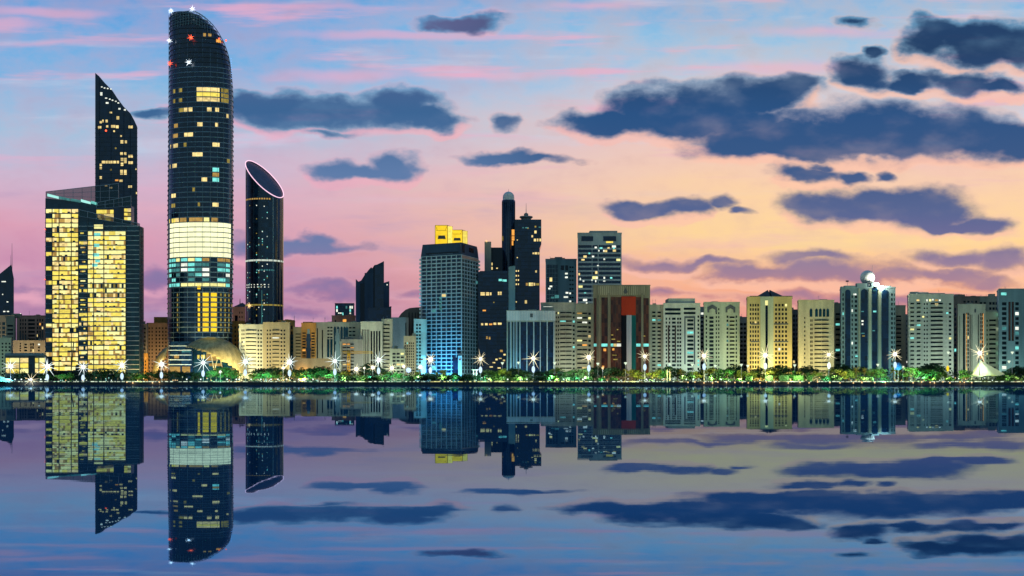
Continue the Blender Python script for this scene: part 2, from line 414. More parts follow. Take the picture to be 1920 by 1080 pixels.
# ================================================================== THE SKY
def build_sky():
    w = bpy.data.worlds.new("World"); SC.world = w; w.use_nodes = True
    N, L = w.node_tree.nodes, w.node_tree.links; N.clear()
    def M(op, a, b=None, c=None, clamp=False):
        n = N.new('ShaderNodeMath'); n.operation = op; n.use_clamp = clamp
        for i, v in enumerate((a, b, c)):
            if v is None: continue
            if isinstance(v, (int, float)): n.inputs[i].default_value = v
            else: L.new(v, n.inputs[i])
        return n.outputs[0]
    def VM(op, a, b=None, c=None, out=0):
        n = N.new('ShaderNodeVectorMath'); n.operation = op
        for i, v in enumerate((a, b, c)):
            if v is None: continue
            if isinstance(v, tuple): n.inputs[i].default_value = v
            else: L.new(v, n.inputs[i])
        return n.outputs['Value'] if out else n.outputs[0]
    def MR(v, a, b, c, d, smooth=False):
        n = N.new('ShaderNodeMapRange'); n.interpolation_type = 'SMOOTHSTEP' if smooth else 'LINEAR'
        L.new(v, n.inputs[0])
        for i, k in enumerate((a, b, c, d)): n.inputs[i+1].default_value = k
        return n.outputs[0]
    def RAMP(f, stops):
        n = N.new('ShaderNodeValToRGB'); cr = n.color_ramp
        while len(cr.elements) < len(stops): cr.elements.new(.5)
        stops = sorted(stops)
        for i, (p, c) in enumerate(stops): cr.elements[i].position = max(0, min(1, p))
        for i, (p, c) in enumerate(stops): cr.elements[i].color = lin(c)
        L.new(f, n.inputs[0]); return n.outputs[0]
    def MIX(f, a, b):
        n = N.new('ShaderNodeMix'); n.data_type = 'RGBA'
        if isinstance(f, (int, float)): n.inputs[0].default_value = f
        else: L.new(f, n.inputs[0])
        for s, v in ((6, a), (7, b)):
            if isinstance(v, tuple): n.inputs[s].default_value = v
            else: L.new(v, n.inputs[s])
        return n.outputs[2]
    def NOISE(vec, scale, detail, rough=.5, color=False):
        n = N.new('ShaderNodeTexNoise'); n.inputs['Scale'].default_value = scale; n.inputs['Detail'].default_value = detail; n.inputs['Roughness'].default_value = rough
        L.new(vec, n.inputs['Vector']); return n.outputs[1] if color else n.outputs[0]
    tc = N.new('ShaderNodeTexCoord'); sp = N.new('ShaderNodeSeparateXYZ'); L.new(tc.outputs['Generated'], sp.inputs[0])
    x, y, z = sp.outputs
    ay = M('MAXIMUM', M('ABSOLUTE', y), .12)
    u = M('DIVIDE', x, ay); v = M('MAXIMUM', M('DIVIDE', z, ay), 0.0)       # tangent of azimuth / of elevation
    cb = N.new('ShaderNodeCombineXYZ'); L.new(u, cb.inputs[0]); L.new(v, cb.inputs[1]); P = cb.outputs[0]
    R = lambda py: (HY-py)/F/.32
    fv = M('DIVIDE', v, .32)
    # slow wander of the colour bands
    wob = NOISE(VM('MULTIPLY', P, (5, 22, 1)), 1.0, 4)
    fv2 = M('ADD', fv, M('MULTIPLY', M('SUBTRACT', wob, .5), .16))
    left = RAMP(fv2, [(R(722), (112, 100, 150)), (R(610), (150, 112, 160)), (R(520), (192, 134, 172)), (R(420), (216, 156, 180)), (R(330), (202, 182, 208)),
                      (R(235), (156, 193, 222)), (R(140), (100, 178, 228)), (R(30), (78, 164, 224)), (R(-110), (52, 118, 190))])
    right = RAMP(fv2, [(R(722), (212, 120, 140)), (R(610), (226, 140, 140)), (R(535), (251, 176, 130)), (R(450), (255, 217, 150)), (R(350), (250, 210, 168)),
                       (R(270), (238, 200, 192)), (R(170), (188, 204, 224)), (R(60), (132, 192, 230)), (R(-110), (80, 148, 212))])
    base = MIX(MR(u, (330-CX)/F, (1480-CX)/F, 0, 1, True), left, right)
    # thin high streaks, pink over blue and pale blue over pink
    st = NOISE(VM('MULTIPLY', P, (7, 70, 1)), 1.0, 5, .55)
    up = MR(v, .10, .20, 0, 1, True)
    base = MIX(M('MULTIPLY', MR(st, .53, .70, 0, .75, True), up), base, lin((232, 172, 202)))
    st2 = NOISE(VM('MULTIPLY_ADD', P, (5, 48, 1), (3.7, 9.1, 2)), 1.0, 5, .55)
    base = MIX(M('MULTIPLY', MR(st2, .55, .72, 0, .6, True), up), base, lin((196, 214, 236)))
    st3 = NOISE(VM('MULTIPLY_ADD', P, (6, 40, 1), (8.7, 1.1, 5)), 1.0, 5, .55)
    base = MIX(M('MULTIPLY', MR(st3, .53, .72, 0, .55, True), M('SUBTRACT', 1.0, up)), base, lin((236, 176, 190)))
    st4 = NOISE(VM('MULTIPLY_ADD', P, (5, 34, 1), (1.7, 6.1, 3)), 1.0, 5, .55)
    base = MIX(M('MULTIPLY', M('MULTIPLY', MR(st4, .52, .72, 0, .62, True), M('SUBTRACT', 1.0, up)), MR(u, (700-CX)/F, (1300-CX)/F, 1, .25, True)), base, lin((150, 146, 192)))
    # cloud banks: (column, row, half width, half height, strength) in photo pixels, turned into tangents
    cl = [(520,204,120,34,1),(600,212,130,34,1),(470,196,60,30,1),(745,208,95,36,1),(815,224,52,20,1),(292,214,42,11,.9),(618,250,58,11,.6),
          (860,38,90,15,.75),(822,44,46,11,.6),(950,228,40,15,.75),(640,326,64,20,1),(742,316,46,25,1),(690,328,60,16,1),(970,302,112,10,.9),(955,298,58,14,.9),
          (570,461,140,15,.85),(590,452,44,14,.8),(470,456,62,20,.7),(620,543,100,14,.5),(285,522,42,24,.45),(520,585,90,16,.4),(780,549,50,10,.4),(45,540,70,18,.3),
          (1115,232,78,26,1.1),(1165,226,74,28,1.25),(1290,232,120,26,1.1),(1215,207,92,44,1),(1315,203,125,50,1),(1430,178,108,36,1),(1375,220,150,28,1),(1500,168,40,22,.9),
          (1390,268,98,36,1),(1515,256,165,46,1),(1680,246,180,56,1),(1800,252,160,50,1),(1905,258,110,40,1),(1480,288,180,18,1),(1600,278,210,24,1.2),(1420,236,150,18,.9),
          (1620,138,66,32,1),(1640,96,26,14,.8),(1700,152,66,17,.9),(1745,72,64,44,1),(1835,80,115,44,1),(1915,86,70,40,1),
          (1805,152,76,26,1),(1870,158,66,18,1),(1606,36,32,14,.55),(1520,328,88,17,.95),(1600,332,32,14,.95),(1657,328,22,12,.8),(1545,315,34,12,.9),
          (1200,392,72,19,1.15),(1345,380,40,14,.8),(1282,388,56,21,1),(1368,375,28,12,.7),(1392,394,24,9,.7),(1530,390,72,30,1),(1640,386,115,34,1),(1740,392,96,38,1),(1832,412,64,19,1),(1780,419,96,14,1),
          (1230,492,82,16,.7),(1310,496,92,11,.7),(1515,484,86,14,.75),(1420,513,120,17,.75),(1540,511,145,24,.75),(1650,520,120,18,.75),(1800,488,95,20,.8),(1890,490,70,28,.8),(1770,520,120,15,.75),
          (1860,532,66,13,.7),(1500,560,170,13,.5),(1700,560,140,12,.5),(1240,552,60,9,.4)]
    wv = NOISE(VM('MULTIPLY', P, (24, 42, 1)), 1.0, 4, .5, True)
    warp = VM('MULTIPLY', VM('SUBTRACT', wv, (.5, .5, .5)), (.044, .026, 0))
    Q = VM('ADD', P, warp)
    def banks(Q, cl, soft=.10):
        field = None
        for cx, cy, a, b, s in cl:
            su, sv = F/(a*1.12), F/(b*1.12)
            q = VM('MULTIPLY_ADD', Q, (su, sv, 0), (-(cx-CX)/F*su, -(HY-cy)/F*sv, 0))
            d = M('MULTIPLY', M('SUBTRACT', 1.0, VM('LENGTH', q, out=1)), s)
            if field is None: field = d
            else:
                n = N.new('ShaderNodeMath'); n.operation = 'SMOOTH_MAX'; n.inputs[2].default_value = soft
                L.new(field, n.inputs[0]); L.new(d, n.inputs[1]); field = n.outputs[0]
        return field
    field = banks(Q, cl, .16)
    above = banks(VM('ADD', Q, (0, .0052, 0)), [c_ for c_ in cl if c_[3] > 15], .16)      # the same banks seen a little higher: where their undersides are
    # long pink streaks high up
    pk = banks(VM('MULTIPLY_ADD', warp, (1, .35, 0), P), [(75, 24, 150, 11, 1), (20, 48, 70, 13, 1), (760, 66, 230, 10, 1), (890, 60, 60, 8, 1), (640, 142, 150, 14, .9), (900, 143, 160, 9, .7), (560, 12, 190, 8, .7), (110, 82, 140, 6, .6), (1120, 10, 120, 9, .7), (1560, 60, 150, 12, .7), (1480, 128, 170, 16, .9)], .1)
    base = MIX(MR(pk, -.25, .8, 0, .55, True), base, lin((238, 172, 200)))
    # elsewhere in the sky, outside these banks, more of the same broken cloud
    oth = NOISE(VM('MULTIPLY', P, (3.2, 9, 1)), 1.0, 6, .6)
    away = M('MAXIMUM', MR(M('ABSOLUTE', u), .40, .55, 0, 1, True), MR(v, .30, .42, 0, 1, True))
    field = M('MAXIMUM', field, M('SUBTRACT', M('MULTIPLY', M('MULTIPLY', away, M('SUBTRACT', oth, .50)), 5.0), .12))
    det = NOISE(VM('MULTIPLY', P, (34, 58, 1)), 1.0, 5, .56)
    field2 = M('ADD', field, M('MULTIPLY', M('MULTIPLY', M('SUBTRACT', det, .5), .85), MR(field, -.30, .06, 0, 1, True)))
    mask = M('MULTIPLY', MR(field2, -.17, .50, 0, 1, True), MR(v, (HY-545)/F, (HY-430)/F, .80, 1, True))
    ccol = RAMP(fv, [(R(640), (146, 112, 152)), (R(560), (144, 114, 152)), (R(500), (126, 112, 156)), (R(400), (80, 98, 146)), (R(300), (42, 84, 134)), (R(215), (28, 78, 130)), (R(90), (20, 58, 100)), (R(-110), (26, 62, 108))])
    ccolL = RAMP(fv, [(R(640), (120, 108, 160)), (R(545), (128, 112, 162)), (R(460), (106, 122, 168)), (R(325), (90, 122, 168)), (R(210), (54, 98, 146)), (R(40), (92, 96, 140)), (R(-110), (60, 80, 130))])
    ccol = MIX(MR(u, (800-CX)/F, (1150-CX)/F, 0, 1, True), ccolL, ccol)
    inner = NOISE(VM('MULTIPLY', P, (18, 34, 1)), 1.0, 4)
    ccol = MIX(MR(inner, .46, .74, 0, .30, True), ccol, MIX(.5, base, ccol))
    # thin rims take the colour of the lit air
    rim = M('MULTIPLY', MR(field2, -.26, -.02, 0, 1, True), MR(field2, .0, .2, .34, 0, True))
    base = MIX(rim, base, MIX(MR(u, (500-CX)/F, (1500-CX)/F, 0, 1, True), lin((232, 178, 196)), lin((255, 205, 178))))
    under = M('MULTIPLY', MR(above, -.02, .22, 0, 1, True), MR(field2, .02, .30, .62, 0, True))
    warm = MIX(MR(u, (500-CX)/F, (1500-CX)/F, 0, 1, True), lin((236, 170, 192)), lin((255, 196, 170)))
    base = MIX(under, base, warm)
    ccol = MIX(MR(under, 0, 1, 0, .55), ccol, warm)
    col = MIX(M('MULTIPLY', mask, .99), base, ccol)
    # the eastern half of the sky, behind the camera, is the dim blue-grey side of dusk; overhead is deep blue
    over = MR(v, .30, 1.6, 0, 1, True)
    col = MIX(over, col, lin((58, 96, 150)))
    east = MR(y, .30, -.25, 0, 1, True)
    col = MIX(east, col, (EAST[0], EAST[1], EAST[2], 1))
    bg = N.new('ShaderNodeBackground'); bg.inputs['Strength'].default_value = 1.0; L.new(col, bg.inputs[0])
    # a trace of the physical twilight sky under it
    sk = N.new('ShaderNodeTexSky'); sk.sky_type = 'NISHITA'; sk.sun_disc = False; sk.sun_elevation = math.radians(1.0); sk.sun_rotation = math.radians(38)
    bg2 = N.new('ShaderNodeBackground'); bg2.inputs['Strength'].default_value = .004; L.new(sk.outputs[0], bg2.inputs[0])
    ads = N.new('ShaderNodeAddShader'); L.new(bg.outputs[0], ads.inputs[0]); L.new(bg2.outputs[0], ads.inputs[1])
    out = N.new('ShaderNodeOutputWorld'); L.new(ads.outputs[0], out.inputs[0])
    w.cycles.sampling_method = 'MANUAL'; w.cycles.sample_map_resolution = 512
EAST = (.12, .24, .335)
build_sky()
sd = bpy.data.lights.new('sun', 'SUN'); sd.energy = .12; sd.angle = math.radians(3); sd.color = (1, .62, .42)
so = bpy.data.objects.new('sun', sd); COL.objects.link(so); so.location = (600, 800, 300)
sdir = Vector((math.sin(math.radians(38))*1, math.cos(math.radians(38)), math.tan(math.radians(1.0))))
so.rotation_euler = (-sdir).to_track_quat('-Z', 'Y').to_euler()

# ================================================================== WATER, LAND
def build_water():
    # calm water with a very slight swell-like crown: it lies 0.2 m under the eye at the far shore, about 2 m near by
    k = 0.475; e = (1/k-1)/2; c = .22*1047**e
    rs = [0, 3, 6, 9]; r = 11.0
    while r < 1700: rs.append(r); r *= 1.018
    n = 480; v, f = [], []
    for r in rs:
        z = -c*max(r, 11)**-e
        for q in range(n): t = 2*math.pi*q/n; v.append((r*math.sin(t), r*math.cos(t), z))
    for a in range(len(rs)-1):
        for q in range(n):
            p = (q+1) % n; f.append((a*n+q, a*n+p, a*n+n+p, a*n+n+q) if a < 0 else (a*n+q, a*n+n+q, a*n+n+p, a*n+p))
    me = bpy.data.meshes.new('water'); me.from_pydata(v, [], f); me.polygons.foreach_set('use_smooth', [True]*len(f))
    m, N, L = new_mat('water')
    out = N.new('ShaderNodeOutputMaterial'); gl = N.new('ShaderNodeBsdfGlossy'); di = N.new('ShaderNodeBsdfDiffuse'); ad = N.new('ShaderNodeAddShader')
    gl.inputs['Color'].default_value = (.235, .375, .50, 1); gl.inputs['Roughness'].default_value = .014
    di.inputs['Color'].default_value = (.003, .030, .070, 1)
    tc = N.new('ShaderNodeTexCoord'); mp = N.new('ShaderNodeMapping'); mp.inputs['Scale'].default_value = (.05, .35, 1)
    nz = N.new('ShaderNodeTexNoise'); nz.inputs['Scale'].default_value = 1; nz.inputs['Detail'].default_value = 3
    bp = N.new('ShaderNodeBump'); bp.inputs['Strength'].default_value = 1; bp.inputs['Distance'].default_value = .003
    L.new(tc.outputs['Object'], mp.inputs[0]); L.new(mp.outputs[0], nz.inputs['Vector']); L.new(nz.outputs[0], bp.inputs['Height']); L.new(bp.outputs[0], gl.inputs['Normal'])
    L.new(gl.outputs[0], ad.inputs[0]); L.new(di.outputs[0], ad.inputs[1]); L.new(ad.outputs[0], out.inputs[0])
    me.materials.append(m)
    o = put('water', me); o['kind'] = 'structure'
build_water()
m = MB(); m.box(-1500, 1500, 1078, 6000, G-6, G-.02); o = put('ground', m.mesh('ground', 'soil')); o['kind'] = 'structure'
m = MB(); m.box(-1500, 1500, 1049.2, 1078, G-6, G); o = put('promenade', m.mesh('promenade', 'paving')); o['kind'] = 'structure'
m = MB(); m.box(-1500, 1500, 1082, 1094, G-.02+.004, G+.05); o = put('road', m.mesh('road', 'roof_dark')); o['kind'] = 'structure'

# ================================================================== BUILDINGS, FROM THE LEFT
# --- far left
T = sil('dark pointed tower at the left edge with a thin mast on its peak', 'office_tower', 1420, [(-25, 712), (-25, 535), (0, 513), (21, 496), (26, 522), (26, 712)], 34, 'glass_navy')
mast(T, 1420, 22.5, 456, 512, .45, 12); mast(T, 1420, 20, 478, 505, .3, 14)
lit_px(T, 1420, [(7, 528, 8, 2), (8, 584, 4, 2), (15, 584, 4, 2), (14, 566, 3, 2), (5, 552, 2, 2)], 'lit_white')
block('beige block with an orange side at the left edge below the pointed tower', 1260, -40, 27, 593, 26, 'beige_grey', [(-40, -6, 5, .55, 604, 706, 13, .5), (-6, 11, 2, .6, 603, 706, 13, .6, 'glass_teal'), (12, 26, 1, .7, 607, 706, 13, .4)], litp=.12, roof=3)
block('pale green block of small square windows in the bottom left corner', 1180, -40, 21, 635, 24, 'green_grey', [(-38, 21, 9, .45, 641, 706, 10, .45)], litp=.03, roof=1)
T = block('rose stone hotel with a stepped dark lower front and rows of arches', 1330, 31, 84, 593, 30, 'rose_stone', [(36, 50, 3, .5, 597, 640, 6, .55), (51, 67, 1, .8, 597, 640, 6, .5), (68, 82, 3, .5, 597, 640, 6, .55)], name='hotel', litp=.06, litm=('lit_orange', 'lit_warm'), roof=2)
for i in range(4): rect(T, 1330, 37+i*5, 39.4+i*5, 621+i*4, 650, 'dark_stone', 'facade_strip', .5); rect(T, 1330, 79-i*4, 81-i*4, 619+i*4, 650, 'dark_stone', 'facade_strip', .5)
bead(T, 1330, 37, 589, .9, 'lamp_white', 'roof_light', 2)
block('plain tan block of few windows below the rose stone hotel', 1240, 20, 86, 640, 22, 'beige_grey', [(36, 40, 1, .6, 642, 660, 4, .6), (44, 52, 1, .6, 643, 660, 3, .5), (56, 64, 2, .8, 643, 660, 3, .8), (70, 76, 1, .6, 643, 660, 3, .5)], roof=1)
def y_pick(i, j): return None if i == 4 else ('lit_pale', 'lit_yellow', 'lit_warm')[(i*7+j*3) % 3]
T = block('low glazed hall lit yellow inside beside the big office building', 1150, 9, 85, 668, 22, 'teal_grey', [], name='glazed_hall', roof=0, side=0)
for i, (a, b) in enumerate([(11, 18), (19, 36), (38, 53), (66, 72), (74, 84)]):
    for j in range(3): lit_px(T, 1150, [((a+b)/2, 675.5+j*10, b-a, 8.4)], ('lit_yellow', 'lit_pale', 'lit_warm')[(i+j) % 3])
rect(T, 1150, 54, 65, 667, 712, 'glass_teal', 'entrance_tower', .8, 3); rect(T, 1150, 12, 84, 662, 667, 'lamp_cyan' if False else 'teal_grey', 'canopy', 3, 3)

# --- the big lit office building (three tall glass slabs)
T = Thing('office_building', 'wide glass office building of overlapping slabs, almost every floor lit yellow', 'building', (X(165, 1190), 1190, G))
D = 1195
m = MB(); m.prism_y([(X(85, D), G), (X(222, D), G), (X(222, D), Z(383, D)), (X(85, D), Z(372, D))], D, D+26); T.part('rear_slab', m, 'glass_teal')
D2 = 1183
m = MB(); m.prism_y([(X(180, D2), G), (X(246, D2), G), (X(246, D2), Z(386, D2)), (X(180, D2), Z(391, D2))], D2, D2+9); T.part('middle_slab', m, 'glass_navy')
D3 = 1168
m = MB(); m.prism_y([(X(147, D3), G), (X(262, D3), G), (X(262, D3), Z(424, D3)), (X(147, D3), Z(405, D3))], D3, D3+13); T.part('front_slab', m, 'glass_teal')
def screen(D, pts, n, hb):
    """a glazed screen standing above the roof: see-through glass, posts and rails"""
    xa, xb = pts[0][0], pts[1][0]
    top = lambda x: pts[0][1] + (pts[1][1]-pts[0][1])*(x-xa)/(xb-xa)
    bot = lambda x: pts[3][1] + (pts[2][1]-pts[3][1])*(x-xa)/(xb-xa)
    m = MB(); m.prism_y([(X(x, D), Z(y, D)) for x, y in (pts[3], pts[2], pts[1], pts[0])], D+.2, D+.3); g = T.part('parapet_screen', m, 'screen_glass')
    f = MB()
    for i in range(n+1):
        x = xa+(xb-xa)*i/n; f.tube((X(x, D), D, Z(bot(x), D)), (X(x, D), D, Z(top(x), D)), .22, n=4)
    for h in [k/hb for k in range(hb+1)]:
        f.tube((X(xa, D), D, Z(top(xa)+(bot(xa)-top(xa))*h, D)), (X(xb, D), D, Z(top(xb)+(bot(xb)-top(xb))*h, D)), .3 if h == 0 else .18, n=4)
    T.part('frame', f, 'steel', parent=g)
screen(1194.5, [(86, 359.5), (222, 344), (222, 384), (86, 372)], 8, 3)
screen(1182.5, [(181, 380), (245.5, 367.5), (245.5, 386), (181, 391)], 4, 2)
screen(1167.5, [(148, 393), (262, 419.5), (262, 424), (148, 405)], 7, 1)
for a, b, y0, y1, mt in ((89, 110, 363.5, 369, 'lamp_cyan'), (111, 132, 368.5, 373, 'lit_cyan_dim'), (133, 151, 372.5, 376, 'lit_cyan_dim'), (152, 170, 374, 379, 'lamp_cyan'), (171, 183, 377, 381, 'lit_teal')):
    m = MB(); m.prism_y([(X(a, 1194), Z(y0+4.5, 1194)), (X(b, 1194), Z(y1+4, 1194)), (X(b, 1194), Z(y1-.5, 1194)), (X(a, 1194), Z(y0-.5, 1194))], 1193.6, 1194.1); T.part('light_strip', m, mt)
rng = random.Random(5)
YM = ['lit_yellow', 'lit_pale', 'lit_dim', 'glass_teal', 'lit_amber', 'lit_teal', 'lit_warm']
def lit_floor(D, x0, x1, yt, yb, cells, dark):
    m = MB(); w = (x1-x0)/cells
    run = rng.choice([0, 0, 1, 6])
    for c in range(cells):
        r = rng.random()
        if rng.random() < .3: run = rng.choice([0, 0, 0, 1, 1, 6])
        mi = run
        if r < dark: mi = rng.choice([3, 3, 2, 4])
        elif r < dark+.07: mi = 4
        a, b = X(x0+w*c, D), X(x0+w*(c+1)-.05, D)
        zb, zt = Z(yb, D), Z(yt, D)
        if mi in (0, 1, 6) and rng.random() < .30:     # furniture, people, half lowered blinds along the sill
            hz = zb+(zt-zb)*rng.uniform(.14, .38)
            m.box(a, b, D-.16, D+.05, zb, hz, rng.choice([2, 3, 4])); m.box(a, b, D-.16, D+.05, hz, zt, mi)
        else: m.box(a, b, D-.16, D+.05, zb, zt, mi)
    T.part('lit_floor', m, YM)
p = 8.95
for i in range(34):
    y = 391.5+i*p
    if y > 704: break
    dk = .03 if i not in (4, 10, 16, 25) else .35
    big = i in (2, 3)
    lit_floor(1195, 98.5 if (i % 3 or i in (10, 11)) and not big else 86.5, 146.4, y+.8, y+p-1.0, 12, dk if not big else 0)
for i in range(31):
    y = 424+i*p
    if y > 704: break
    dk = .02 if i not in (14, 21) else .45
    if i in (6, 12): dk = .3
    if i == 0: lit_floor(1168, 176, 193, y-3, y+5, 4, 0); continue
    lit_floor(1168, 165, 236, y+1.0, y+p-1.0, 18, dk)
    if i % 5 == 3 or i > 17 and i % 3: lit_floor(1168, 148.5, 164.5, y+2, y+p-1.4, 4, .15)
    elif i % 4 != 2: lit_floor(1168, 151, 160, y+3, y+p-3.4, 3, .5)
for i in range(3): lit_floor(1183, 181+i*2, 213, 393.5+i*8, 400.5+i*8, 5, 0)
for i in range(3): lit_floor(1183, 233, 245.5, 391+i*8, 397+i*8, 2, .2)
for k, (x, y, w) in enumerate([(182, 440, 13), (181, 460, 11), (180, 478, 12), (178, 497, 10), (183, 489, 9)]): lit_px(T, 1167.8, [(x, y, w, 6)], 'lit_teal')
m = MB()
for i in range(37):
    y = 391+i*p
    m.box(X(84.5, 1195), X(146.8, 1195), 1194.5, 1195.3, Z(y+.55, 1195), Z(y-.45, 1195))
T.part('floor_edge', m, 'spandrel')['kind'] = 'stuff'
m = MB()
for i in range(32):
    y = 424+i*p
    m.box(X(147, 1168), X(262.2, 1168), 1167.5, 1168.3, Z(y+.5, 1168), Z(y-.4, 1168))
T.part('floor_edge', m, 'fin_white')['kind'] = 'stuff'
m = MB()
for x in (98, 111, 134): m.box(X(x, 1195)-.3, X(x, 1195)+.3, 1194.3, 1195.2, G, Z(392, 1195))
T.part('mullion', m, 'spandrel_dark')
m = MB()
for x in (147.3, 164.6, 176, 195, 236.3, 262): m.box(X(x, 1168)-.3, X(x, 1168)+.3, 1167.3, 1168.2, G, Z(395+(x-148)*.23+10, 1168))
T.part('mullion', m, 'spandrel_dark')
m = MB(); m.tube((X(131, 1193), 1193.5, G), (X(138, 1193), 1193.5, Z(640, 1193)), .5); T.part('brace', m, 'slate')
bead(T, 1194, 84.5, 430, .5, 'lamp_red'); bead(T, 1194, 84.5, 524, .5, 'lamp_red')

# --- slanted dark tower behind it
T = sil('tall dark glass tower with a slanted curved top behind the lit office building', 'office_tower', 1350,
        [(178.5, 712), (178.5, 136.5), (186, 143), (197, 156), (211, 170), (220, 184), (232, 200), (245, 213), (252, 226), (257.5, 238), (257.5, 712)], 38, 'glass_navy')
lit_px(T, 1350, [(189, 229, 4, 4), (193, 227, 3, 5), (200, 227, 4, 5), (208, 211, 4, 3), (221, 221, 5, 6), (201, 237, 4, 4), (212, 237, 9, 5), (220, 238, 5, 6), (245, 238, 8, 5), (187, 239, 6, 5), (227, 255, 3, 3),
     (229, 266, 6, 6), (236, 266, 4, 5), (228, 288, 5, 5), (235, 288, 4, 5), (245, 293, 8, 5), (229, 299, 5, 6), (235, 301, 5, 10), (229, 308, 5, 6), (245, 305, 8, 5), (194, 304, 6, 5), (201, 304, 6, 5), (208, 304, 6, 5), (215, 304, 5, 5), (221, 304, 4, 5),
     (189, 309, 4, 4), (189, 315, 4, 5), (228, 323, 5, 9), (235, 323, 5, 9), (189, 333, 4, 5), (219, 338, 6, 3, 'lit_orange'), (227, 339, 6, 4), (244, 350, 7, 4), (255, 317, 2, 3), (256, 362, 2, 4), (199, 348, 5, 3), (208, 352, 5, 3), (217, 278, 3, 3, 'lit_dim'), (208, 318, 3, 4, 'lit_dim'), (214, 246, 3, 3)], 'lit_warm')
lit_px(T, 1350, [(191, 163, 3, 2), (196, 165, 3, 2), (202, 166, 3, 2), (208, 167, 3, 2), (190, 176, 4, 6), (199, 184, 4, 2), (206, 186, 3, 2), (211, 188, 3, 2), (217, 190, 3, 2), (222, 193, 3, 2), (224, 204, 4, 3), (234, 206, 4, 3), (201, 193, 5, 3)], 'lit_white')
m = MB()
for i in range(44): m.box(X(178, 1350), X(258, 1350), 1349.7, 1350.2, Z(241+i*8.4+.35, 1350), Z(241+i*8.4-.35, 1350))
T.part('floor_edge', m, 'slate')
m = MB()
for x, y in ((186, 143), (208, 168), (232, 201), (244, 213)): m.tube((X(x, 1350), 1349.6, Z(y, 1350)), (X(x, 1350), 1349.6, Z(560, 1350)), .3, n=4)
T.part('mullion', m, 'slate')
bead(T, 1350, 199, 245, .9, 'lamp_red')

# --- blocks between the office building and the tallest tower
block('grey block with stacked balconies right of the big office building', 1270, 262, 276, 609, 20, 'grey_stone', [(266, 274, 1, .8, 613, 706, 12, .5)], roof=1)
T = block('tall brown block with an orange lit roof beside the tallest tower', 1290, 275, 316, 607, 26, 'brown_stone', [(277, 288, 2, .4, 612, 706, 14, .45), (290, 314, 4, .45, 612, 706, 14, .45)], litp=.03, roof=1, pent=(287, 314, 594, 'orange_stone'))
block('small orange lit house front below the grey balcony block', 1190, 262, 277, 664, 16, 'orange_stone', [(263, 275, 3, .5, 668, 706, 6, .5)], litp=.35, litm=('lit_orange', 'lit_warm'), roof=0)

# --- the tallest tower
TL = Thing('skyscraper', 'tallest tower, rounded dark glass with a curved sloping top and bright white middle floors', 'skyscraper', (X(376, 1215), 1215, G))
T = TL
DT = 1215.0; DZ = 1196.0; KT = X(376, 1215.0)/1215.0
def top_edge(px):
    pts = [(316, 24), (345, 20.5), (362, 18.5), (372, 21), (385, 29), (398, 41), (409, 55), (420, 75), (428, 97), (433, 122), (436.5, 160), (438, 210)]
    if px <= pts[0][0]: return pts[0][1]
    for (a, ya), (b, yb) in zip(pts, pts[1:]):
        if px <= b: return ya+(yb-ya)*(px-a)/(b-a)
    return 215
def outline(py):
    """left and right limits of the tower at a row, in photo pixels"""
    l = 314.2+max(0, (420-py))/400*4.0 if py < 420 else 314.2+max(0, py-600)/100*2
    r = 437.2-max(0, py-480)/220*2.5
    if py < 210:
        lo = 362
        for k in range(400):
            x = 362+k*.19
            if x > 438: break
            if top_edge(x) <= py: lo = x
        r = min(r, max(lo, 366))
    if py < 240: r = min(r, 438)
    return l, r
BY = 24.0
def ell(py, out=0.0, n=56):
    l, r = outline(py); a, b = X(l, DT), X(r, DT); cx, rx = (a+b)/2, (b-a)/2+out
    ry = BY*min(1, (rx/28)**.5)+out
    pts = []
    for k in range(n):
        t = 2*math.pi*k/n
        c, s = math.cos(t), math.sin(t)
        yy = ry*math.copysign(abs(s)**.85, s); pts.append((cx+rx*math.copysign(abs(c)**.85, c)+KT*yy, DT+yy))
    return pts
fl = 9.35
rows = [698-i*fl for i in range(200) if 698-i*fl > 20]+[18.6]
m = MB(); n = 56
for py in rows:
    m.v += [(x, y, Z(py, DZ)) for x, y in ell(py)]
for i in range(len(rows)-1):
    for k in range(n):
        j = (k+1) % n; m.f.append((i*n+k, i*n+j, i*n+n+j, i*n+n+k)); m.m.append(0)
m.f.append(tuple(range((len(rows)-1)*n, len(rows)*n))); m.m.append(0)
T.part('glass_facade', m, 'glass_navy')
for py in rows[:-1]:                       # one edge ring on each floor
    m = MB(); m.prism_z(ell(py, .45), Z(py+.75, DZ), Z(py-.75, DZ)); T.part('floor_edge', m, 'spandrel' if py > 120 else 'spandrel_dark')
def on_front(x, py, out):
    l, r = outline(py); a, b = X(l, DT), X(r, DT); cx, rx = (a+b)/2, (b-a)/2
    ry = BY*min(1, (rx/28)**.5)
    q = min(.999, abs((x-cx)/rx))
    return DT-ry*(1-q**(2/.85))**(.425)-out
def patch(x0, x1, y0, y1, mat, out=.22, name='lit_window'):
    m = MB(); k = max(2, int((x1-x0)/5)); pm = (y0+y1)/2
    for i in range(k):
        a, b = X(x0+(x1-x0)*i/k, DT), X(x0+(x1-x0)*(i+1)/k, DT)
        ya, yb = on_front(a, pm, out), on_front(b, pm, out); a += KT*(ya-DT); b += KT*(yb-DT)
        m.quad((a, ya, Z(y1, DZ)), (b, yb, Z(y1, DZ)), (b, yb, Z(y0, DZ)), (a, ya, Z(y0, DZ)))
    return T.part(name, m, mat)
def snap(py):                              # glazing between the two floor edges around a row
    k = min(range(len(rows)-1), key=lambda i: abs((rows[i]+rows[i+1])/2-py)); return rows[k+1]+1.0, rows[k]-1.0
def patchf(x0, x1, py, mat, out=.22): 
    a, b = snap(py); return patch(x0, x1, a, b, mat, out)
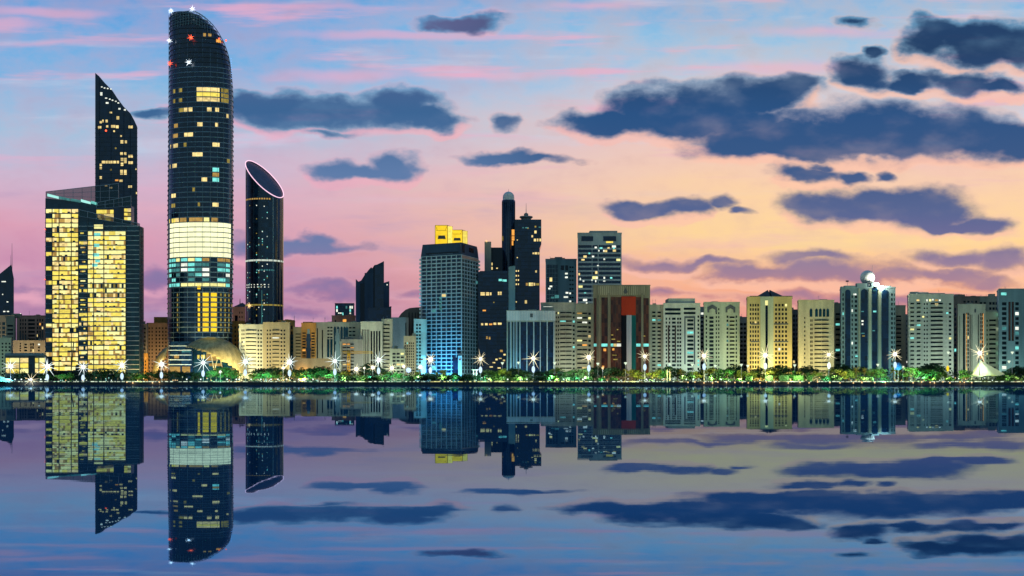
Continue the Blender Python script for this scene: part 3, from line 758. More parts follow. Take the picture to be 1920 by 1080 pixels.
for i in range(len(rows)-1):
    mid = (rows[i]+rows[i+1])/2
    l, r = outline(mid)
    if 419 < mid < 484:
        patch(l+.3, r-.3, rows[i+1]+.8, rows[i]-.8, 'lit_band', .3, 'lit_floor')
    elif 484 <= mid < 540:
        cells = [(315, 322), (323, 330), (331, 338), (340, 352), (353, 365), (366, 378), (379, 392), (393, 406), (407, 422), (423, 436)]
        for a, b in cells:
            q = rng.random()
            mt = 'lit_teal' if q < .52 else ('lit_white' if q < .64 else 'lit_cyan_dim' if q < .85 else None)
            if mid > 530: mt = 'lit_pale' if 338 < a < 420 else 'lit_teal'
            elif mid < 495: mt = 'lit_amber' if a > 370 else ('lit_pale' if q < .7 else 'lit_teal')
            if a == 393 and mid < 528: mt = None
            if mt: patch(a, b, rows[i+1]+1.7, rows[i]-1.7, mt)
    elif 544 < mid < 626:
        patch(371, 375, rows[i+1]+1.5, rows[i]-1.5, 'lit_gold'); patch(379.5, 391, rows[i+1]+1.3, rows[i]-1.3, 'lit_gold'); patch(395, 406, rows[i+1]+1.3, rows[i]-1.3, 'lit_gold')
        patch(332.5, 334.5, rows[i+1]+2, rows[i]-2, 'lit_dim')
        for x in (412, 420, 427): patch(x, x+3, rows[i+1]+2, rows[i]-2, 'lit_dim')
patch(370, 376, 536, 543, 'lit_gold')
for y in (167, 176, 185.5):
    patchf(369, 411, y, 'lit_warm' if y != 176 else 'lit_yellow'); patchf(414, 428, y, 'lit_dim')
for x0, x1, y, mt in [(336, 344, 207, 'lit_dim'), (345, 352, 207, 'lit_warm'), (354, 361, 207, 'lit_warm'), (388, 396, 210, 'lit_warm'), (403, 410, 210, 'lit_warm'), (327, 334, 239, 'lit_amber'), (370, 380, 238, 'lit_warm'), (403, 408, 233, 'lit_warm'),
     (325, 334, 254, 'lit_amber'), (346, 362, 252, 'lit_warm'), (320, 334, 269, 'lit_warm'), (398, 411, 270, 'lit_warm'), (361, 380, 290, 'lit_warm'), (319, 332, 313, 'lit_warm'), (398, 410, 322, 'lit_teal'), (398, 410, 330, 'lit_amber'), (398, 410, 339, 'lit_teal'),
     (378, 388, 336, 'lit_warm'), (322, 330, 365, 'lit_warm'), (398, 409, 382, 'lit_warm'), (322, 329, 381, 'lit_dim'), (361, 366, 357, 'lit_dim'), (371, 375, 388, 'lit_dim'), (425, 430, 297, 'lit_dim'), (424, 428, 213, 'lit_warm'), (329, 336, 412, 'lit_warm'), (338, 350, 415, 'lit_amber'), (318, 330, 415, 'lit_yellow'), (355, 380, 416, 'lit_amber'), (382, 392, 415, 'lit_pale'), (396, 408, 416, 'lit_amber'),
     (325, 329, 168, 'lit_dim'), (336, 342, 168, 'lit_dim'), (325, 329, 185, 'lit_dim'), (336, 342, 185, 'lit_dim'), (381, 386, 69, 'lit_amber'), (390, 396, 70, 'lit_amber'), (405, 414, 73, 'lit_orange'), (345, 350, 270, 'lit_dim')]: patchf(x0, x1, y, mt)
m = MB()
for x in (316.5, 326, 337, 352, 366, 380, 394, 407, 418, 427, 433):          # vertical mullions down the curved glass
    for i in range(0, len(rows)-1, 4):
        ya, yb = rows[i], rows[min(i+4, len(rows)-1)]
        l, r = outline(yb)
        if x > r-1: continue
        a = X(x, DT); fa, fb = on_front(a, ya, .2), on_front(a, yb, .2); m.tube((a+KT*(fa-DT), fa, Z(ya, DZ)), (a+KT*(fb-DT), fb, Z(yb, DZ)), .16, n=4, cap=False)
T.part('mullion', m, 'spandrel')
def on_top(x, py, at, out):                 # a point on the glass, drawn at row "at"
    a = X(x, DT); y = on_front(a, max(py, 27), out); return (a+KT*(y-DT), y, Z(at, DZ))
m = MB(); pts = [(x, top_edge(x)) for x in range(317, 438, 3)]
for (a, ya), (b, yb) in zip(pts, pts[1:]): m.tube(on_top(a, ya+6, ya, -.4), on_top(b, yb+6, yb, -.4), .35, n=5)
T.part('roof_edge', m, 'steel')
m = MB()
for x in range(319, 404, 5):                # open lattice crown
    y0 = top_edge(x); m.tube(on_top(x, y0+28, y0+28, .8), on_top(x, y0+12, y0+1, .8), .2, n=4)
for h in (5, 10, 15, 20, 25):
    for x in range(319, 400, 5): m.tube(on_top(x, 44, top_edge(x)+h, .8), on_top(x+5, 44, top_edge(x+5)+h, .8), .16, n=4)
T.part('crown_lattice', m, 'teal_grey')
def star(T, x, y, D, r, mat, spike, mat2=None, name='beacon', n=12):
    """a bright bulb; the lens glare around it is modelled as thin lit rods"""
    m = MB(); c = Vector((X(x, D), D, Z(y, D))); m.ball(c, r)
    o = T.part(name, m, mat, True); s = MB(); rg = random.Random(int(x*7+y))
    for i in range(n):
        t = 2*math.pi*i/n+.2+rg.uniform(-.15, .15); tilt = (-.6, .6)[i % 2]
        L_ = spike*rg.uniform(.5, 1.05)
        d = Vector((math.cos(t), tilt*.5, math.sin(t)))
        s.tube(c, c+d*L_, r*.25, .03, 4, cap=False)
    T.part('glare_ray', s, mat2 or mat, parent=o); return o  # lens glare shaped as glowing rods, no part of the lamp
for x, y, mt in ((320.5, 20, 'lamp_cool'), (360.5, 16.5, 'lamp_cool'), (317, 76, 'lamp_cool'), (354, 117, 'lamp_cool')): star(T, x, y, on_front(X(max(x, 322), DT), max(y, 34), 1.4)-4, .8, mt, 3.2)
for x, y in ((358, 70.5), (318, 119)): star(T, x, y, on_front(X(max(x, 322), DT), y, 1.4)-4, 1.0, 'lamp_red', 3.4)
for x, y in ((411, 73), (424, 76)): bead(T, on_front(X(x, DT), 80, 0)-.3, x, y, .8, 'lamp_red', dy=-.5)
for i in range(16): bead(T, 1212, 435.0+i*.12, 112+i*4.6, .32, 'led_blue', 'edge_light', -4)
# podium storeys of the tower
m = MB(); m.box(X(316, 1180), X(359, 1180), 1184, 1200, G, Z(640, 1180)); T.part('podium', m, 'glass_navy')
for y in (648, 656, 665, 674, 683): rect(T, 1184, 316, 359, y, y+1.3, 'fin_white', 'podium_floor_edge', .5)
lit_px(T, 1184, [(331, 669, 9, 6, 'lit_amber'), (349, 658, 16, 5, 'lit_cyan_dim'), (328, 693, 20, 11, 'lit_amber'), (349, 693, 15, 11, 'lit_amber'), (372, 669, 4, 7, 'lit_yellow'), (381, 669, 7, 7, 'lit_yellow')], 'lit_warm')
m = MB(); m.box(X(359, 1180), X(436, 1180), 1190, 1200, G, Z(650, 1180)); T.part('podium', m, 'glass_teal')
lit_px(T, 1190, [(398, 670, 22, 12, 'lit_amber'), (404, 684, 24, 5, 'lit_amber'), (420, 693, 40, 4, 'lit_amber')], 'lit_warm')
for a, b in (((395, 660), (402, 697)), ((410, 662), (417, 690)), ((402, 697), (410, 662))):
    m = MB(); m.tube((X(a[0], 1186), 1186, Z(a[1], 1186)), (X(b[0], 1186), 1186, Z(b[1], 1186)), .45); T.part('leaning_column', m, 'cream')

# --- shell roofs at its foot
def shell(label, D, cx, cy, rx, rz, keep, ry, warm):
    T = Thing('shell_canopy', label, 'canopy', (X(cx, D), D, G)); m = MB(); nu, nv = 46, 22
    idx = {}
    for i in range(nu+1):
        for j in range(nv+1):
            a = math.pi*i/nu; b = math.pi*.5*j/nv          # a: left-right over the crown, b: crown to front
            px = cx-rx*math.cos(a)*1.0; h = math.sin(a)
            py = cy-rz*h*math.cos(b); yy = D-ry*h*math.sin(b)
            idx[i, j] = (px, py, len(m.v)); m.v.append((X(px, D), yy, Z(py, D)))
    for i in range(nu):
        for j in range(nv):
            q = [idx[i, j], idx[i+1, j], idx[i+1, j+1], idx[i, j+1]]
            px, py = sum(k[0] for k in q)/4, sum(k[1] for k in q)/4
            if keep(px, py): m.f.append((q[0][2], q[3][2], q[2][2], q[1][2])); m.m.append(0)
    o = T.part('shell', m, 'brass', True)
    md = o.modifiers.new('thickness', 'SOLIDIFY'); md.thickness = .8; md.offset = 1
    return T
T = shell('large curved metal shell canopy at the right foot of the tallest tower', 1176, 396, 700, 67.5, 66, lambda px, py: py < 650+max(0, (px-345)/105)**1.7*44 and px > 346, 22, 1)
T = shell('small curved gold lit shell canopy at the left foot of the tallest tower', 1180, 331, 702, 43, 54, lambda px, py: px < 316 and ((px-338)/36)**2+((py-704)/42)**2 > 1, 14, 1)
light('SPOT', 'shell_floodlight', (X(405, 1140), 1140, G+2), (1, .80, .32), 170000, (X(415, 1170), 1170, 20), .3, 110)
light('SPOT', 'shell_floodlight', (X(292, 1150), 1150, G+2), (1, .74, .26), 120000, (X(298, 1180), 1180, 16), .3, 100)
light('POINT', 'shell_floodlight', (X(447, 1150), 1148, G+14), (1, .86, .42), 30000)

# --- cylinder tower with the lit slanted rim
D = 1255.0
T = Thing('cylinder_tower', 'round dark glass tower with a pink lit slanted oval rim on top', 'tower', (X(496, D), D, G))
cx, rr = X(496, D), 35.2/F*D
def ztop(x, y): return Z(336, D) - (x-cx)*.90 + (y-D)*.55
n = 72; ring = [(cx+rr*math.cos(2*math.pi*k/n), D+rr*math.sin(2*math.pi*k/n)) for k in range(n)]
m = MB(); m.v += [(x, y, G) for x, y in ring]+[(x, y, ztop(x, y)) for x, y in ring]
for k in range(n): j = (k+1) % n; m.f.append((k, j, n+j, n+k)); m.m.append(0)
T.part('glass_facade', m, 'glass_navy')
m = MB(); m.poly([(x, y, ztop(x, y)-1.2) for x, y in ring]); T.part('slanted_roof', m, 'slate')
m = MB()
for k in range(n):
    a, b = ring[k], ring[(k+1) % n]; m.tube((*a, ztop(*a)+.15), (*b, ztop(*b)+.15), .42, n=5, cap=False)
T.part('rim_light', m, 'led_pink')
for py, mt, part in ((491, 'lit_soft', 1), (573.5, 'lit_dim', 1), (377, 'lit_amber', .62), (509, 'lit_cyan_dim', .4)):
    m = MB()
    for k in range(n):
        t0 = math.pi+math.pi*(k/n); t1 = math.pi+math.pi*((k+1)/n)
        f = k/n
        if part == .62 and not .1 < f < .64: continue
        if part == .4 and not .4 < f < .72: continue
        if k % 3 == 2 and part < 1: continue
        r2 = rr+.12
        a = (cx+r2*math.cos(t0), D+r2*math.sin(t0)); b = (cx+r2*math.cos(t1), D+r2*math.sin(t1)); h = .75 if part == 1 and py < 500 else .65
        m.quad((*a, Z(py, D)-h), (*b, Z(py, D)-h), (*b, Z(py, D)+h), (*a, Z(py, D)+h))
    T.part('lit_floor', m, mt)
rg = random.Random(3)
for _ in range(88):
    t = math.pi+math.pi*rg.choice([.22, .28, .42, .46, .52, .55, .60]); py = rg.uniform(388, 600)
    x, y = cx+rr*math.cos(t), D+rr*math.sin(t)
    T.pane((x, y-.1, Z(py, D)), 0, .75, .8, rg.choice(['lit_white', 'lit_cyan_dim', 'lit_teal', 'lit_dim']), 'lit_window')
for py in (536, 540.5):
    for k in range(8):
        t = math.pi+math.pi*(.2+.06*k); T.pane((cx+rr*math.cos(t), D+rr*math.sin(t)-.1, Z(py, D)), 0, 1.0, .8, 'lit_white', 'lit_window')
for f, w, mt in ((.70, .9, 'spandrel'), (.78, .8, 'brown_stone'), (.86, .8, 'brown_stone'), (.93, .9, 'rose_stone'), (.62, .3, 'slate'), (.5, .3, 'slate'), (.37, .3, 'slate'), (.25, .3, 'slate')):
    t = math.pi+math.pi*f; x, y = cx+(rr+.1)*math.cos(t), D+(rr+.1)*math.sin(t)
    m = MB(); m.tube((x, y, G), (x, y, ztop(x, y)-1.5), w*.5, n=5); T.part('mullion', m, mt)
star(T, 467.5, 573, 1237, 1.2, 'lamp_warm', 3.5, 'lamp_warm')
T = Thing('lattice_mast', 'slim green lit mast standing in front of the round tower', 'mast', (X(491, 1225), 1225, G))
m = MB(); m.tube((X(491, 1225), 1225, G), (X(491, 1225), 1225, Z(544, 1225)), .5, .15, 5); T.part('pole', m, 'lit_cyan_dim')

# --- blocks under the round tower
T = block('small rose block with a dark pavilion roof and spire beside the round tower', 1340, 436, 464, 577, 24, 'rose_stone', [(440, 446, 1, .9, 590, 640, 1, .95, 'glass_black'), (447, 456, 2, .4, 582, 640, 7, .4)], roof=0)
m = MB(); a, b, c = X(438, 1340), X(462, 1340), Z(577, 1340); mid = (X(450, 1340), 1352, Z(566, 1340))
base = [(a, 1340, c+1), (b, 1340, c+1), (b, 1362, c+1), (a, 1362, c+1)]
for i in range(4): m.poly([base[i], base[(i+1) % 4], mid])
T.part('pavilion_roof', m, 'roof_dark'); mast(T, 1340, 450, 560, 570, .7, 12, 'spire', 'roof_dark')
block('orange lit block half hidden behind the pale green block', 1240, 434, 458, 604, 20, 'orange_stone', [(438, 456, 3, .4, 610, 650, 5, .5)], litp=.1, litm=('lit_orange',), roof=0)
block('pale green block with long dark window bands right of the shell canopy', 1175, 448, 494, 610, 24, 'pale_white', [(452, 459, 2, .55, 616, 703, 12, .42), (460, 481, 1, .92, 616, 703, 12, .42), (482, 492, 2, .55, 616, 703, 12, .42)], litp=.04, litm=('lit_teal', 'lit_white'))
block('warm yellow block with long dark window bands beside the pale green one', 1172, 493, 543, 606, 26, 'sand', [(499, 509, 2, .5, 616, 703, 12, .42), (510, 524, 1, .9, 616, 703, 12, .42), (525, 536, 2, .5, 616, 703, 12, .42)], litp=.06, litm=('lit_pale', 'lit_white'), roof=1)
block('orange stone block with dark top windows behind the warm yellow block', 1230, 522, 552, 602, 22, 'orange_stone', [(538, 550, 2, .5, 608, 630, 2, .6)], roof=2)
block('narrow dark blue glass block between the yellow and the orange fronts', 1200, 538, 556, 629, 18, 'slate', [(540, 553, 1, .9, 632, 700, 9, .7, 'glass_blue')], roof=0, litp=.08)
block('pale block of balconies left of the orange lit front', 1185, 550, 567, 615, 24, 'beige_grey', [(553, 565, 1, .8, 624, 672, 8, .5)], litp=.1, roof=0)
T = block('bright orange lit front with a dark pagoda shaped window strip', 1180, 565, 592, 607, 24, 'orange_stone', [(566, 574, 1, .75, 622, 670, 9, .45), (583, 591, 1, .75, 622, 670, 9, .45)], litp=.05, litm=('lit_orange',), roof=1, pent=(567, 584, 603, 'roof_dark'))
for w, y0, y1 in ((2.2, 617, 626), (3.4, 626, 634), (4.6, 634, 640), (3.6, 640, 652), (4.8, 652, 658), (3.8, 658, 676), (6, 676, 692), (9, 692, 710)):
    rect(T, 1180, 578.5-w, 578.5+w, y0, y1, 'teal_grey' if y0 % 2 else 'slate', 'window_strip', .7, .9)
block('low sand coloured podium wall in front of the orange lit front', 1150, 553, 622, 674, 18, 'sand', [], name='podium_building', roof=0, side=0)
T = block('wide pale block with tall pointed arch windows left of the dark fin topped tower', 1200, 590, 675, 606, 30, 'pale_grey', [(592, 598, 1, .3, 612, 680, 1, .9), (603, 606, 1, .7, 617, 680, 1, .95), (613, 624, 2, .7, 611, 636, 4, .4), (625, 652, 1, .02, 690, 696, 1, .3), (653, 667, 2, .7, 611, 632, 3, .4)], litp=.02, roof=3)
for x in (628, 634, 640.5, 646, 650.5): arch(T, 1200, x-2.2, x+2.2, 612, 690 if x < 640 else 640, 'glass_teal', pointed=True)
for x in (615.5, 621.5): rect(T, 1200, x-2.2, x+2.2, 636, 670, 'glass_teal', 'window_strip')
for y0, y1, w in ((617, 624, 2), (624, 629, 3.4), (629, 640, 4.4), (640, 646, 3), (646, 660, 4.6), (660, 676, 5.6)): rect(T, 1200, 633-w, 633+w, y0, y1, 'teal_grey', 'lantern_ornament', .9, .7)
T = block('small blue glass block with lit top floors behind the wide pale block', 1420, 628, 664, 570, 24, 'glass_blue', [(630, 662, 9, .8, 573, 604, 5, .7, 'glass_blue')], litp=.42, litm=('lit_white', 'lit_teal', 'lit_cyan_dim'), roof=0, name='office_block')
block('rust brown building with round drums below the blue glass block', 1340, 622, 666, 593, 24, 'rose_stone', [(626, 632, 1, .4, 598, 606, 1, .5), (640, 652, 1, .5, 596, 606, 1, .5)], roof=2, litp=.3, litm=('lit_orange',))
# dark tower with fins
T = sil('dark slate tower of slanted fins rising to a sharp right hand peak', 'office_tower', 1300, [(667, 712), (667, 523), (672, 528), (677, 526), (684, 515), (692, 505), (696, 501), (698, 503), (702, 497), (707, 496), (720, 489.5), (720, 530), (730, 527), (730, 575), (734, 574), (734, 712)], 30, 'slate')
for x0, x1, yt, pr, mt in ((676, 684, 532, .9, 'glass_black'), (684, 700, 512, 1.6, 'slate'), (700, 703, 500, .7, 'glass_black'), (703, 719.5, 498, .4, 'glass_navy'), (690, 734, 577, 2.2, 'glass_navy')): rect(T, 1300, x0, x1, yt, 700, mt, 'facade_fin', pr, pr)
lit_px(T, 1298, [(726, 534, 2, 2, 'lit_white')], 'lit_white', .8)
block('grey block of long window bands in front of the wide pale block', 1165, 640, 680, 638, 22, 'grey_stone', [(642, 664, 3, .85, 643, 700, 9, .5)], litp=.14, litm=('lit_orange', 'lit_white', 'lit_warm'), roof=3)
T = block('white block of slim vertical fins with a curved top cornice', 1172, 676, 717, 605, 26, 'pale_white', [(678, 693, 5, .45, 616, 695, 1, .96, 'glass_black'), (694, 714, 4, .58, 619, 695, 1, .96)], roof=0)
m = MB(); m.lathe((X(696, 1176), 1187, Z(608, 1172)), [(16.5/F*1172+2, 0), (16.5/F*1172+2.4, 2.2), (16.5/F*1172+1, 3)], 28); T.part('cornice', m, 'pale_grey')
block('pale block with deep balconies beside the slim white fins', 1176, 715, 736, 600, 26, 'pale_grey', [(718, 731, 1, .92, 606, 700, 13, .5)], litp=.1, roof=2, litm=('lit_white', 'lit_teal'))
block('plain windowless grey block right of the balcony block', 1240, 733, 766, 597, 28, 'grey_stone', [(758, 764, 1, .3, 602, 660, 1, .9)], roof=0, side=0)
T = Thing('domed_building', 'brown building with a rounded hump roof left of the blue lit grid tower', 'building', (X(770, 1280), 1280, G))
D = 1280; m = MB(); m.prism_y([(X(x, D), Z(y, D)) for x, y in [(746, 712), (746, 597), (752, 588), (760, 581), (768, 577.5), (778, 576.5), (787, 576), (796, 577), (796, 712)]], D, D+28); T.part('wall', m, 'brown_stone')
for x in (766, 772, 778, 783): rect(T, D, x, x+1.8, 586, 660, 'dark_brown', 'facade_strip')
block('small grey green house front below the plain grey block', 1160, 731, 760, 656, 18, 'green_grey', [(735, 758, 3, .7, 660, 700, 6, .45)], litp=.35, litm=('lit_warm', 'lit_orange', 'lit_pale'), roof=1)
block('pale block of a dense square window grid left of the blue lit tower', 1162, 757, 780, 632, 22, 'cream', [(758, 777, 5, .5, 641, 702, 12, .5)], litp=.05, roof=1)
block('white stepped block with teal lit edges against the blue lit tower', 1215, 776, 800, 600, 22, 'pale_white', [(779, 790, 2, .6, 606, 702, 15, .5)], litp=.2, litm=('lit_teal', 'lit_cyan_dim'), roof=0)
# --- blue lit grid tower
D = 1205.0
T = Thing('grid_tower', 'tower with a blue lit white grid facade and a glowing yellow crown', 'tower', (X(840, D), D, G))
PL, PC, PR = (X(789, 1222), 1222), (X(866, 1200), 1200), (X(897.5, 1240), 1240); PB = (X(822, 1275), 1275)
m = MB(); zs = Z(478, D); zt = Z(455, D)
rows = even(Z(700, D), zs, 31, .74)
wl = math.hypot(PC[0]-PL[0], PC[1]-PL[1]); wr = math.hypot(PR[0]-PC[0], PR[1]-PC[1])
facade(T, m, PL, PC, G, zs, even(.6, wl-.6, 8, .89), rows, 'glass_navy', .035, ('lit_white', 'lit_cyan_dim', 'lit_teal', 'lit_warm'), .9, random.Random(21))
facade(T, m, PC, PR, G, zs, even(.6, wr-.6, 6, .89), rows, 'glass', .015, ('lit_white', 'lit_cyan_dim'), .9, random.Random(22))
facade(T, m, PR, PB, G, zs, [], []); facade(T, m, PB, PL, G, zs, [], [])
T.part('grid_facade', m, 'grid_paint')
m = MB(); inn = lambda p, q: (p[0]+(q[0]-p[0])*.06, p[1]+(q[1]-p[1])*.06)
ct = ((PL[0]+PR[0])/2, 1238)
lo = [PL, PC, PR, PB]; hi = [inn(p, ct) for p in lo]
for i in range(4):
    a, b, c, d = lo[i], lo[(i+1) % 4], hi[(i+1) % 4], hi[i]; m.quad((*a, zs), (*b, zs), (*c, zt), (*d, zt))
m.poly([(*p, zt) for p in hi]); T.part('sloped_top', m, 'slate')
for P0, P1, mt, s0, s1, z0, z1 in ((PL, PC, 'glass_black', .12, .92, 457, 475), (PC, PR, 'glass_black', .04, .16, 458, 474), (PC, PR, 'glass_black', .42, .7, 461, 470), (PL, PC, 'spandrel', .2, .78, 474.5, 475.4)):
    q = MB(); f = lambda s, y: ((P0[0]+(P1[0]-P0[0])*s), (P0[1]+(P1[1]-P0[1])*s)-.5+(478-y)*.16, Z(y, D))
    q.quad(f(s0, z1), f(s1, z1), f(s1, z0), f(s0, z0)); T.part('top_opening' if mt == 'glass_black' else 'ledge', q, mt)
m = MB(); m.quad((PC[0]+.3, PC[1]-.3, zs-3), (PR[0]+.3, PR[1]-.3, zs-3), (PR[0]-1, PR[1]+1, Z(459, D)), (PC[0]-1.5, PC[1]+1.2, Z(457, D))); T.part('side_panel', m, 'rose_stone')
for k in range(22):                          # balcony ends that catch the western light on both edges
    y = 482+k*7.2
    q = MB(); q.box(PL[0]-1.3, PL[0]+.1, PL[1]-.6, PL[1]+2, Z(y+3.6, D), Z(y, D)); T.part('balcony_end', q, 'white_paint')
    q = MB(); q.box(PR[0]-.1, PR[0]+1.3, PR[1]-1, PR[1]+2, Z(y+3.6, D), Z(y, D)); T.part('balcony_end', q, 'white_paint')
for a, b, y0, dy in ((816, 839, 422.5, 22), (845.5, 867, 430.5, 25)):
    q = MB(); q.box(X(a, 1228), X(b, 1228), 1206+dy, 1216+dy, zt+.4, Z(y0, 1228)); c = T.part('glowing_crown', q, 'lit_gold')
    e = MB(); za, zb = zt+.4, Z(y0, 1228); xa, xb = X(a, 1228), X(b, 1228); yy = 1205.8+dy
    for x in (xa, xb, xb+4): e.tube((x, yy if x <= xb else yy+8, za), (x, yy if x <= xb else yy+8, zb), .28, n=4)
    e.tube((xa, yy, zb), (xb, yy, zb), .28, n=4); e.tube((xb, yy, zb), (xb+4, yy+8, zb-.6), .28, n=4); e.tube((xa+.8, yy, zb-(zb-za)*.27), (xb-.8, yy, zb-(zb-za)*.27), .2, n=4); e.tube((xa, yy, zb), (xa+2, yy, zb-(zb-za)*.27), .18, n=4); e.tube((xb, yy, zb), (xb-2, yy, zb-(zb-za)*.27), .18, n=4)
    T.part('frame', e, 'yellow_paint', parent=c)
    e = MB(); w = xb-xa; h = zb-za; e.prism_y([(xa+w*.2, za+h*.3), (xb-w*.14, za+h*.3), (xb-w*.2, za+h*.48), (xa+w*.26, za+h*.48)], yy-.2, yy+.3); T.part('vent', e, 'brown_stone', parent=c)
    q = MB(); q.box(xb+.35, xb+4, 1207+dy, 1214+dy, zt+.4, zb-.8); T.part('glowing_crown', q, 'lit_yellow')
rect(T, 1199, 790, 799, 667, 705, 'fin_white', 'portal_leg', .2, 3); rect(T, 1196, 859, 866, 667, 705, 'fin_white', 'portal_leg', .2, 3); rect(T, 1198, 799.2, 802, 668, 705, 'glass_navy', 'portal_opening', .1, 1.5); rect(T, 1196, 849, 858.8, 670, 705, 'glass_navy', 'portal_opening', .1, 1.5)
for x, d in ((791.5, 1198.6), (862.5, 1195.6)):
    q = MB(); q.prism_y([(X(x, d)+s*.9*sx, Z(674, d)+h) for s, h, sx in ((0, -1.1, 1), (1, .1, 1), (.7, .7, 1), (0, .35, 1), (.7, .7, -1), (1, .1, -1))], d-.3, d); T.part('red_emblem', q, 'flag_red')
lit_px(T, 1206, [(826, 559, 4, 5), (826, 566, 5, 4), (826, 573, 4, 5), (826, 579, 4, 5)], 'lit_cyan_dim', .3)
for x, c, p in ((800, (.10, .58, 1), 26000), (828, (.10, .58, 1), 30000), (850, (.12, .55, .9), 12000)): flood(x, 1204, 560, c, p*1.3, 22, 140, .22)
flood(885, 1216, 560, (.3, .6, .6), 8000, 26, 120, .4)

# --- dark cluster right of it
T = sil('low black glass block with a few lit rows right of the blue lit tower', 'office_block', 1235, [(896.5, 712), (896.5, 512), (900, 508), (953, 508), (953, 712)], 34, 'glass_navy', 'building')
lit_px(T, 1235, [(905, 551, 8, 6), (914, 551, 6, 6), (920, 551, 3, 5), (935, 550, 3, 6), (939, 550, 3, 6), (908, 582, 6, 3, 'lit_orange'), (904, 608, 4, 4), (912, 608, 5, 4), (920, 608, 6, 3, 'lit_orange'), (928, 607, 5, 4), (937, 607, 7, 4), (926, 567, 2, 2, 'lit_dim'), (913, 633, 3, 5, 'lit_amber'), (918, 634, 3, 5, 'lit_amber'), (940, 658, 5, 4, 'lit_amber'), (946, 665, 4, 3), (931, 674, 4, 3), (938, 672, 5, 2), (926, 680, 5, 2), (945, 676, 4, 3), (921, 688, 6, 2), (936, 690, 6, 2)], 'lit_warm')
lit_px(T, 1235, [(938, 525, 6, 4), (946, 526, 8, 4)], 'lit_teal')
m = MB()
for i in range(26): m.box(X(900.3, 1235), X(953, 1235), 1234.85, 1235.2, Z(514+i*7.4+.3, 1235), Z(514+i*7.4-.3, 1235))
T.part('floor_edge', m, 'glass_black')
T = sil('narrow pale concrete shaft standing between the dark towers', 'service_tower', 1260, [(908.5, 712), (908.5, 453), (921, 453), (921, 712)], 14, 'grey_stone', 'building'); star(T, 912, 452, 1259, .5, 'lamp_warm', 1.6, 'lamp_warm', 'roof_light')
T = sil('black block between the pale shaft and the domed round tower', 'office_block', 1275, [(921, 712), (921, 464), (942, 464), (942, 712)], 20, 'glass_black', 'building')
lit_px(T, 1275, [(922.5, 495, 2, 5), (922.5, 503, 2.5, 5), (932, 503, 3, 2)], 'lit_warm')
D = 1290.0
T = Thing('round_tower', 'slender round dark tower with a pale dome on top', 'tower', (X(953.5, D), D, G))
r = 12.4/F*D
m = MB(); m.lathe((X(953.5, D), D, 0), [(r, G), (r, Z(376, D)), (r*.2, Z(376, D))], 28); T.part('shaft', m, 'glass_navy', True)
m = MB(); r2 = 10.8/F*D; m.lathe((X(953.5, D), D, 0), [(r2, Z(376, D)), (r2, Z(370, D)), (r2*.94, Z(366, D)), (r2*.8, Z(363.5, D)), (r2*.55, Z(361, D)), (r2*.25, Z(359.6, D)), (.05, Z(359, D))], 24); T.part('dome', m, 'white_paint', True)
mast(T, D, 953.5, 354, 360, .25, 0, 'finial')
lit_px(T, D-r-.3, [(962, 436, 5, 11), (962, 447, 5, 8), (961, 456, 3, 8)], 'lit_orange'); lit_px(T, D-r+3, [(943, 447, 2, 9, 'lit_dim')], 'lit_white')
m = MB()
for k in range(10): t = math.pi+math.pi*(k+.5)/10; m.tube((X(953.5, D)+r*math.cos(t), D+r*math.sin(t), G), (X(953.5, D)+r*math.cos(t), D+r*math.sin(t), Z(378, D)), .22, n=4)
T.part('mullion', m, 'slate')
T = sil('tall dark glass slab with a notched right side and a rooftop mast', 'office_tower', 1270, [(965, 712), (965, 411.5), (1015, 411.5), (1015, 458), (1012, 465), (1012, 712)], 34, 'glass_navy')
lit_px(T, 1270, [(981, 427, 3, 2, 'lit_cyan_dim'), (988, 427, 6, 2, 'lit_cyan_dim'), (1004, 425, 3, 3, 'lit_dim'), (1012, 426, 4, 2, 'lit_cyan_dim'), (1004, 435, 4, 5), (998, 443, 3, 4), (1003, 450, 4, 5), (1008, 450, 3, 5), (1013, 450, 3, 5), (970, 450, 2, 2), (1000, 475, 3, 3), (1005, 475, 5, 4), (1010, 475, 3, 4), (970, 483, 2, 2), (1005, 509, 3, 4),
     (968, 508, 2, 3), (972, 508, 2, 3), (968, 517, 2, 3), (972, 517, 2, 3), (968, 525, 2, 3), (972, 525, 2, 3), (968, 533, 2, 3), (972, 533, 2, 3), (988, 533, 4, 5, 'lit_amber'), (993, 533, 3, 6, 'lit_pale'), (997, 533, 5, 6), (1002, 533, 3, 5), (1008, 533, 6, 4, 'lit_dim'), (986, 566, 4, 6), (968, 566, 2, 2), (990, 428, 3, 2, 'lit_dim')], 'lit_warm')
m = MB()
for i in range(20): m.box(X(965.3, 1270), X(1012, 1270), 1269.9, 1270.1, Z(418+i*8+.25, 1270), Z(418+i*8-.25, 1270))
T.part('floor_edge', m, 'glass_black')
m = MB(); m.lathe((X(986.5, 1285), 1285, 0), [(4.5, Z(411.5, 1270)), (4.5, Z(407, 1270)), (6.2, Z(404, 1270)), (5.8, Z(402, 1270)), (2, Z(401, 1270)), (2, Z(397, 1270)), (.3, Z(395, 1270))], 14); T.part('rooftop_drum', m, 'grey_stone')
mast(T, 1270, 986.5, 381, 398, .35, 15)
sil('pale grey lift shaft slab in front of the notched dark slab', 'service_tower', 1225, [(953.5, 712), (953.5, 500), (966, 498), (966, 712)], 16, 'teal_grey', 'building')
